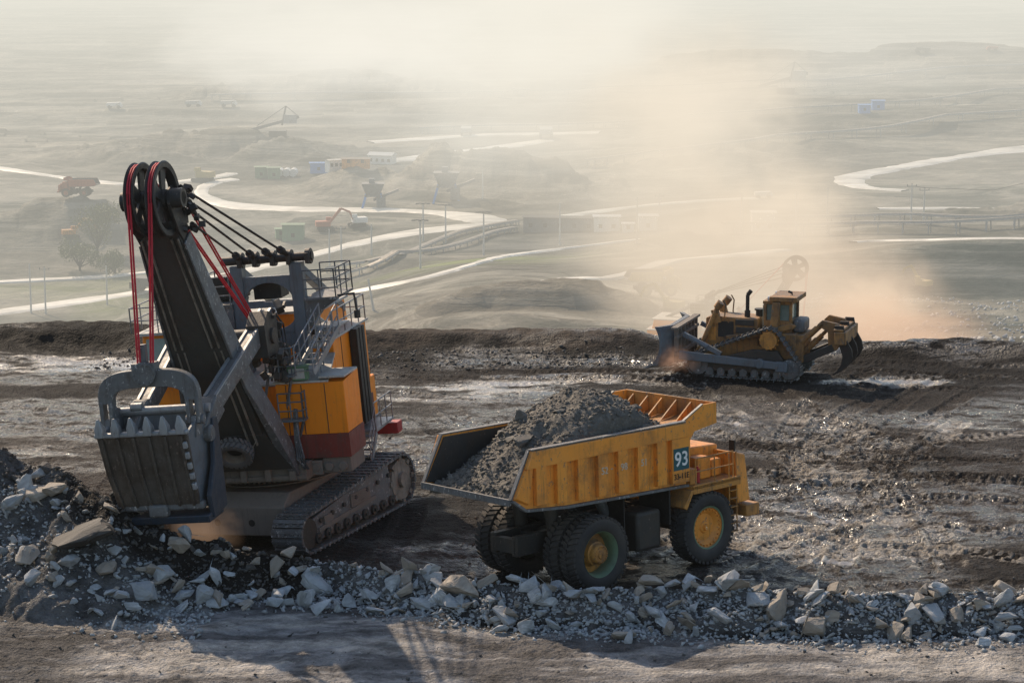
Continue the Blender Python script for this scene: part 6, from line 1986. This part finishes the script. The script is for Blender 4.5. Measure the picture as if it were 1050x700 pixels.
def building(px, py, w, d, h, yaw, wall, roof, label, cat='hut', gable=0.0, doors=2, name='site_hut'):
    p = at(px, py)
    t = empty(name, p, (0, 0, radians(yaw)), label, cat)
    MB().bb((-w / 2, -d / 2, -1), (w / 2, d / 2, h)).build('wall', wall, t)
    MB().prism([(-d / 2 - 0.4, h), (d / 2 + 0.4, h), (0, h + max(0.3, gable))], -w / 2 - 0.4, w / 2 + 0.4, 'x').build('roof', roof, t)
    for i in range(doors):
        x = -w / 2 + w * (i + 0.5) / doors
        MB().bb((x - 0.5, -d / 2 - 0.06, 0.9), (x + 0.5, -d / 2 - 0.005, 2.0)).build('window', 'black', t)
    return t

SW_RED = {'truck_orange_paint': 'far_red', 'worn_orange_paint': 'far_red'}
SW_YEL = {'truck_orange_paint': 'far_yellow', 'worn_orange_paint': 'far_yellow'}
place_copy(truck, 88, 202, 176, 'red dump truck on the pale terrace at far left', 'haul truck', swap=SW_RED)
place_copy(truck, 660, 303, 8, 'yellowish dump truck in the dust behind the bulldozer, tipping bed facing left', 'haul truck', swap=SW_YEL, scale=0.9)
mini_excavator(688, 322, 150, 'yellow excavator standing in the dust just behind the blade of the bulldozer', 0.85)
mini_truck(160, 300, 170, 'steel_dark', 'dark dump truck on the white road behind the hoist ropes', 1.0, 'steel_dark')
mini_excavator(208, 187, 160, 'yellow bulldozer on the terrace right above the shovel boom', 1.5, cat='bulldozer', arm=False)
mini_excavator(73, 246, 20, 'small orange digger beside the green bush at left', 1.0, mat='orange_old')
mini_excavator(334, 236, 10, 'orange-red excavator behind the top of the shovel gantry', 1.1, mat='far_red')
mini_excavator(366, 234, 200, 'white and orange loader right of the orange-red excavator', 1.1, mat='white', arm=False, cat='loader')
mini_excavator(945, 300, 130, 'small yellow excavator with folded arm at the foot of the green-grey bank', 0.8)
mini_truck(196, 110, 0, 'white', 'left of two pale trucks far off on the hazy plain', 0.75, 'steel_light')
mini_truck(232, 110, 0, 'white', 'right of two pale trucks far off on the hazy plain', 0.75, 'steel_light')
mini_truck(478, 140, 90, 'steel_light', 'faint haul truck seen from behind on the hazy road', 0.9, 'steel_light')
mini_truck(560, 143, 90, 'steel_light', 'faint wide haul truck in the brightest part of the haze', 1.1, 'steel_light')
mini_truck(1019, 54, 180, 'far_red', 'red dump truck on the far skyline at upper right', 0.55, 'far_red')
mini_truck(948, 56, 180, 'steel_dark', 'dark dump truck on the far skyline left of the red one', 0.75, 'steel_dark')
mini_truck(780, 204, 0, 'white', 'small white truck on the road above the bulldozer', 0.55, 'white')
mini_truck(115, 112, 0, 'white', 'small white truck alone on the far plain at upper left', 0.7, 'white')

# green wagons and white tanks on the terrace
for k, (px, lab) in enumerate(((268, 'left green container in the row of tanks'), (281, 'right green container in the row of tanks'))):
    building(px, 183, 4.2, 4, 3.8, 5, 'box_green', 'box_green', lab, 'container', name='container', doors=1)
for k, (px, lab) in enumerate(((275, 'first white tank from the left, beside the green containers'), (283, 'second white tank from the left in the row'), (290, 'third white tank from the left in the row'), (297, 'rightmost white tank in the row'))):
    p = at(px + 4, 182)
    t = empty('storage_tank', p, (0, 0, 0), lab, 'tank')
    MB().cyl((0, -1.8, 1.5), (0, 3.5, 1.5), 1.35, n=20).build('shell', 'white', t)
    MB().bb((-1.0, -1.2, -0.6), (1.0, 3.0, 0.9)).build('cradle', 'steel', t)
building(327, 177, 6.0, 4, 3.4, 4, 'box_blue', 'box_blue', 'blue container beside the row of white tanks', 'container', name='container', doors=1)
building(345, 174, 7.0, 3, 3.0, 35, 'white', 'roof', 'white bus-like cabin right of the blue container', 'cabin', doors=4)
building(392, 168, 9.0, 5, 3.2, -18, 'white', 'white', 'long white site office with dark windows before the bright road', 'office', gable=1.0, doors=4, name='site_office')
building(365, 170, 9.0, 4, 2.2, 0, 'orange_old', 'carbody', 'low brownish shed left of the long white office', 'shed', doors=2, name='shed')
building(301, 246, 6.0, 4, 4.4, 0, 'box_green', 'box_green', 'large green container behind the shovel gantry', 'container', name='container', doors=1)
building(288, 245, 3.0, 3, 2.6, 10, 'box_green', 'box_green', 'small green tank wagon left of the large green container', 'container', name='container', doors=1)
building(622, 237, 7.0, 5, 4.0, 0, 'white', 'white', 'white square cabin in the middle of the dust cloud', 'cabin', doors=2)
building(664, 236, 5.0, 5, 4.0, 0, 'white', 'white', 'smaller white cabin right of the square one in the dust cloud', 'cabin', doors=1)
building(644, 238, 3.0, 3, 2.4, 0, 'white', 'white', 'tiny white box between the two cabins in the dust cloud', 'cabin', doors=1)
building(782, 237, 6.0, 5, 5.0, 0, 'white', 'white', 'white two-storey hut between two pale masts above the bulldozer', 'hut', doors=2)
building(886, 116, 4.5, 4, 3.2, 0, 'box_blue', 'box_blue', 'left blue hut on the middle conveyor of the far slope', 'hut', doors=1)
building(900, 113, 5, 4, 3.8, 0, 'box_blue', 'box_blue', 'right blue hut on the middle conveyor of the far slope', 'hut', doors=1)
building(575, 236, 20, 5, 3.6, -8, 'steel', 'steel_dark', 'long dark conveyor drive shed at the end of the two conveyors', 'shed', doors=5, name='drive_shed')

def hopper(px, py, s, label, leg='box_blue', yaw=0):
    p = at(px, py)
    t = empty('crusher_hopper', p, (0, 0, radians(yaw)), label, 'crusher')
    t.scale = (s,) * 3
    MB().loft([[(-3, -3, 6), (3, -3, 6), (3, 3, 6), (-3, 3, 6)], [(-5, -4, 11), (5, -4, 11), (5, 4, 11), (-5, 4, 11)]]).build('bin', 'steel', t)
    for x in (-3.4, 3.4):
        for y in (-2.5, 2.5):
            MB().beam((x * 1.5 if leg == 'box_blue' and s < 1 else x, y, -1), (x * 0.9, y, 6.4), 0.9, 0.9).build('leg', leg, t)
    MB().bb((-3.6, -3.2, 5.2), (3.6, 3.2, 6.0)).bb((1.5, -3.0, 0.5), (5.2, 3.0, 5.0)).build('platform', 'box_blue' if s >= 1 else 'steel', t)
    MB().bb((-1.8, -1.5, 11), (0.6, 1.5, 13.0)).build('control_room', 'bluegrey', t)
    MB().beam((0, 0, 3.5), (11, 1, 8), 1.6, 1.0).build('discharge_boom', 'steel', t)
    return t
hopper(458, 208, 0.8, 'tall grey crusher hopper on blue legs above the road bend')
hopper(383, 214, 0.7, 'crusher machine standing on splayed blue legs at left of the hopper')
# stacker silhouettes on the slope
def spreader(px, py, s, label, yaw=0):
    p = at(px, py)
    t = empty('stacker', p, (0, 0, radians(yaw)), label, 'stacker')
    t.scale = (s,) * 3
    MB().bb((-4, -3, 0), (4, 3, 2.5)).build('crawler_base', 'steel_dark', t)
    MB().beam((-12, 0, 3), (10, 0, 9), 2.0, 1.4).build('boom', 'steel', t)
    MB().beam((2, 0, 5), (4, 0, 14), 0.8, 0.8).beam((4, 0, 14), (-10, 0, 4.5), 0.3, 0.3).beam((4, 0, 14), (10, 0, 9), 0.3, 0.3).build('mast', 'steel', t)
    MB().bb((3, -2, 6), (9, 2, 10)).build('machine_room', 'steel_light', t)
    return t
spreader(805, 96, 1.0, 'dark stacker on the highest conveyor of the far slope')
spreader(285, 140, 0.8, 'low grey stacker on the far left plain', 0)

# ------------------------------------------------------------------ the second rope shovel, hidden to its boom in dust
sh2 = copy_tree(shovel)
sh2.location = (20.0, 243, -26.2)
sh2.rotation_euler = (0, 0, radians(-18))
tag(sh2, 'second rope shovel, only its boom and sheave showing faintly in dust behind the bulldozer', 'rope shovel')

# ------------------------------------------------------------------ vegetation
def leaf_mat(name, c0, c1):
    m, nt, b = new_mat(name)
    g = nt.nodes.new("ShaderNodeNewGeometry")
    nt.links.new(mixc(nt, g.outputs["Random Per Island"], c0, c1), b.inputs["Base Color"])
    b.inputs["Roughness"].default_value = 0.7
    b.inputs["Subsurface Weight"].default_value = 0.0
    return m
M['leaf'] = leaf_mat('foliage', (0.075, 0.095, 0.03), (0.17, 0.17, 0.06))
def tree(px, py, w, h, label, seed, n=2600):
    p = at(px, py)
    r = random.Random(seed)
    t = empty('tree', p, (0, 0, 0), label, 'tree')
    tr = MB()
    lobes = []
    for k in range(7):
        a = r.uniform(0, 6.28); q = r.uniform(0, 0.42) * w; zz = h * r.uniform(0.35, 0.85)
        e = Vector((cos(a) * q, sin(a) * q, zz))
        tr.cyl((0, 0, h * 0.12), e, 0.22, 0.08, 6)
        lobes.append((e, r.uniform(0.16, 0.28) * w))
    tr.cyl((0, 0, -1), (0, 0, h * 0.3), 0.4, 0.25, 8)
    tr.build('trunk', 'rope', t)
    cr = MB()
    for k in range(n):
        c, rad = r.choice(lobes)
        v = Vector((r.gauss(0, 1), r.gauss(0, 1), r.gauss(0, 0.8))).normalized() * rad * r.uniform(0.55, 1.12)
        q = c + v
        if q.z < 0.3: q.z = 0.3 + r.random()
        s = r.uniform(0.25, 0.6)
        rot = Euler((r.random() * 6, r.random() * 6, r.random() * 6)).to_matrix()
        cr.add([q + rot @ Vector(o) * s for o in ((-.5, -.3, 0), (.5, -.3, 0), (.5, .3, 0.1), (-.5, .3, 0.1))], [(0, 1, 2, 3)])
    me_o = cr.build('crown', 'leaf', t, smooth=False)
    return t
tree(100, 262, 16, 15, 'pale green bushy tree on the slope left of the hoist ropes', 1)
tree(82, 278, 13, 9, 'lower bush in front of the pale green tree', 2, 1800)
tree(118, 282, 10, 6, 'small bush right of the lower one near the hoist ropes', 3, 1200)

# ================================================================== DUST AND HAZE
def haze_volume(name, col, dens):
    m = bpy.data.materials.new(name)
    m.use_nodes = True
    nt = m.node_tree
    nt.nodes.clear()
    out = nt.nodes.new("ShaderNodeOutputMaterial")
    tc = nt.nodes.new("ShaderNodeTexCoord").outputs["Object"]
    sp = nt.nodes.new("ShaderNodeSeparateXYZ")
    nt.links.new(tc, sp.inputs[0])
    d = nt.nodes.new("ShaderNodeMapRange")
    nt.links.new(sp.outputs[1], d.inputs[0])
    d.inputs[1].default_value = 90; d.inputs[2].default_value = 420
    d.inputs[3].default_value = dens * 0.05; d.inputs[4].default_value = dens
    ab = nt.nodes.new("ShaderNodeVolumeAbsorption")
    ab.inputs["Color"].default_value = (0, 0, 0, 1)
    nt.links.new(d.outputs[0], ab.inputs["Density"])
    em = nt.nodes.new("ShaderNodeEmission")  # haze glows by itself, standing in for scattered sunlight
    em.inputs["Color"].default_value = (*col, 1)
    nt.links.new(d.outputs[0], em.inputs["Strength"])
    ad = nt.nodes.new("ShaderNodeAddShader")
    nt.links.new(ab.outputs[0], ad.inputs[0]); nt.links.new(em.outputs[0], ad.inputs[1])
    nt.links.new(ad.outputs[0], out.inputs["Volume"])
    return m
def puff_material(name, col, dens, nscale, ndetail=4, thresh=0.42, seed=0.0, stretch=(1, 1, 1)):
    """soft-edged lump of dust: density falls to nothing at the edge of a unit sphere in object space"""
    m = bpy.data.materials.new(name)
    m.use_nodes = True
    nt = m.node_tree
    nt.nodes.clear()
    out = nt.nodes.new("ShaderNodeOutputMaterial")
    tc = nt.nodes.new("ShaderNodeTexCoord").outputs["Object"]
    ln = nt.nodes.new("ShaderNodeVectorMath"); ln.operation = 'LENGTH'
    nt.links.new(tc, ln.inputs[0])
    fall = nt.nodes.new("ShaderNodeMapRange"); fall.interpolation_type = 'SMOOTHSTEP'
    nt.links.new(ln.outputs["Value"], fall.inputs[0])
    fall.inputs[1].default_value = 1.0; fall.inputs[2].default_value = 0.05
    fall.inputs[3].default_value = 0.0; fall.inputs[4].default_value = 1.0
    mp = nt.nodes.new("ShaderNodeMapping")
    mp.inputs["Location"].default_value = (seed, seed * 0.7, seed * 1.3)
    mp.inputs["Scale"].default_value = stretch
    nt.links.new(tc, mp.inputs[0])
    n = noise(nt, mp.outputs[0], nscale, ndetail, 0.62, 0.4)
    # noise eats into the soft edge so the outline is ragged
    q = mathn(nt, 'ADD', fall.outputs[0], mathn(nt, 'MULTIPLY', mathn(nt, 'SUBTRACT', n, 0.5), 2.7))
    d = nt.nodes.new("ShaderNodeMapRange"); d.interpolation_type = 'SMOOTHSTEP'
    nt.links.new(q, d.inputs[0])
    d.inputs[1].default_value = thresh * 0.5; d.inputs[2].default_value = thresh + 0.75
    d.inputs[3].default_value = 0.0; d.inputs[4].default_value = dens
    dd = mathn(nt, 'MULTIPLY', d.outputs[0], fall.outputs[0])
    ab = nt.nodes.new("ShaderNodeVolumeAbsorption")
    ab.inputs["Color"].default_value = (0, 0, 0, 1)
    nt.links.new(dd, ab.inputs["Density"])
    em = nt.nodes.new("ShaderNodeEmission")  # self-glow in place of sunlight scattered by the dust
    em.inputs["Color"].default_value = (*col, 1)
    nt.links.new(dd, em.inputs["Strength"])
    ad = nt.nodes.new("ShaderNodeAddShader")
    nt.links.new(ab.outputs[0], ad.inputs[0]); nt.links.new(em.outputs[0], ad.inputs[1])
    nt.links.new(ad.outputs[0], out.inputs["Volume"])
    return m
def puff(name, loc, rad, mat, label, group=None, rot=(0, 0, 0)):
    import bmesh
    bm = bmesh.new()
    bmesh.ops.create_icosphere(bm, subdivisions=3, radius=1.0)
    me = bpy.data.meshes.new(name)
    bm.to_mesh(me); bm.free()
    me.materials.append(mat)
    o = bpy.data.objects.new(name, me)
    o.location = loc; o.scale = rad; o.rotation_euler = rot
    C.objects.link(o)
    return tag(o, label, 'dust', group, 'stuff')

hz = MB().bb((-2200, -60, -140), (2200, 5600, 60))
ho = hz.build('haze', haze_volume('pit_haze', (0.86, 0.84, 0.745), 0.00086), smooth=False)
tag(ho, 'pale dusty haze filling the pit', 'haze', None, 'stuff')

def at_D(px, py, D):
    c = (px - 525) / F_PX; v = (350 - py) / F_PX
    dy = cos(PITCH) + v * sin(PITCH); dz = -sin(PITCH) + v * cos(PITCH)
    t = D / dy
    return Vector((c * t, D, CAM_H + dz * t))
warm = (0.88, 0.60, 0.40)
cream = (0.86, 0.74, 0.56)
# dust boiling up behind the bulldozer and drifting up to the left
puff('dust_cloud', at_D(905, 345, 150), (10, 12, 5), puff_material('dust_near', (0.80, 0.53, 0.36), 0.16, 2.2, 5, seed=1.0), 'thick orange-brown dust rolling low behind the ripper of the bulldozer')
puff('dust_cloud', at_D(872, 300, 165), (12, 15, 8.0), puff_material('dust_mid', (0.88, 0.68, 0.50), 0.13, 2.0, 5, seed=4.0), 'warm dust cloud rising above the ripper of the bulldozer')
puff('dust_cloud', at_D(760, 275, 230), (27, 34, 20), puff_material('dust_back', (0.90, 0.74, 0.56), 0.060, 2.2, 5, seed=7.0), 'broad warm dust cloud standing behind the bulldozer')
puff('dust_cloud', at_D(680, 170, 420), (62, 75, 46), puff_material('dust_tall', (0.92, 0.79, 0.62), 0.024, 2.2, 5, seed=11.0), 'tall cream plume of dust drifting over the middle of the pit')
puff('dust_cloud', at_D(540, 60, 700), (125, 140, 60), puff_material('dust_far', (1.0, 0.94, 0.82), 0.019, 2.4, 5, seed=15.0), 'bright cream dust drifting across the top centre of the view')
puff('dust_cloud', at_D(300, 45, 900), (120, 140, 48), puff_material('dust_far_left', (1.0, 0.95, 0.85), 0.014, 2.4, 5, seed=19.0), 'pale wisps of dust over the far plain at upper left')
puff('dust_cloud', at_D(900, 60, 1000), (150, 160, 40), puff_material('dust_far_right', (0.98, 0.92, 0.82), 0.004, 2.6, 5, seed=37.0), 'thin pale dust above the far terraced slope at upper right')
puff('dust_cloud', at_D(895, 318, 160), (6.5, 8, 4.2), puff_material('dust_curl', (0.95, 0.74, 0.54), 0.26, 3.4, 6, seed=41.0), 'dense curl of dust right behind the ripper of the bulldozer')
puff('dust_cloud', at_D(800, 225, 240), (16, 20, 11), puff_material('dust_billow', (0.95, 0.80, 0.62), 0.085, 3.2, 6, seed=45.0), 'ragged billow of dust above the cab of the bulldozer')
puff('dust_cloud', at_D(720, 110, 430), (34, 40, 26), puff_material('dust_swirl', (0.96, 0.84, 0.68), 0.040, 3.4, 6, seed=49.0), 'ragged swirl of dust high above the bulldozer')
puff('dust_cloud', at_D(400, 50, 650), (60, 60, 26), puff_material('dust_wisp', (1.0, 0.95, 0.85), 0.022, 3.4, 6, seed=53.0), 'bright torn wisp of dust at the top left of centre')
puff('dust_cloud', at_D(950, 350, 152), (8, 10, 3.4), puff_material('dust_low', (0.80, 0.56, 0.40), 0.13, 2.2, 5, seed=31.0), 'low skirt of dust trailing to the right of the bulldozer')
puff('dust_cloud', at_D(692, 368, 116.5), (1.8, 1.6, 1.1), puff_material('dust_blade', (0.50, 0.28, 0.18), 0.85, 2.4, 4, seed=23.0), 'small puff of dust under the blade of the bulldozer')
puff('dust_cloud', at_D(205, 545, 81.6), (2.4, 1.4, 1.5), puff_material('dust_dig', (0.42, 0.26, 0.16), 0.55, 2.2, 4, seed=27.0), 'brown dust hanging between the dipper and the crawler of the shovel')
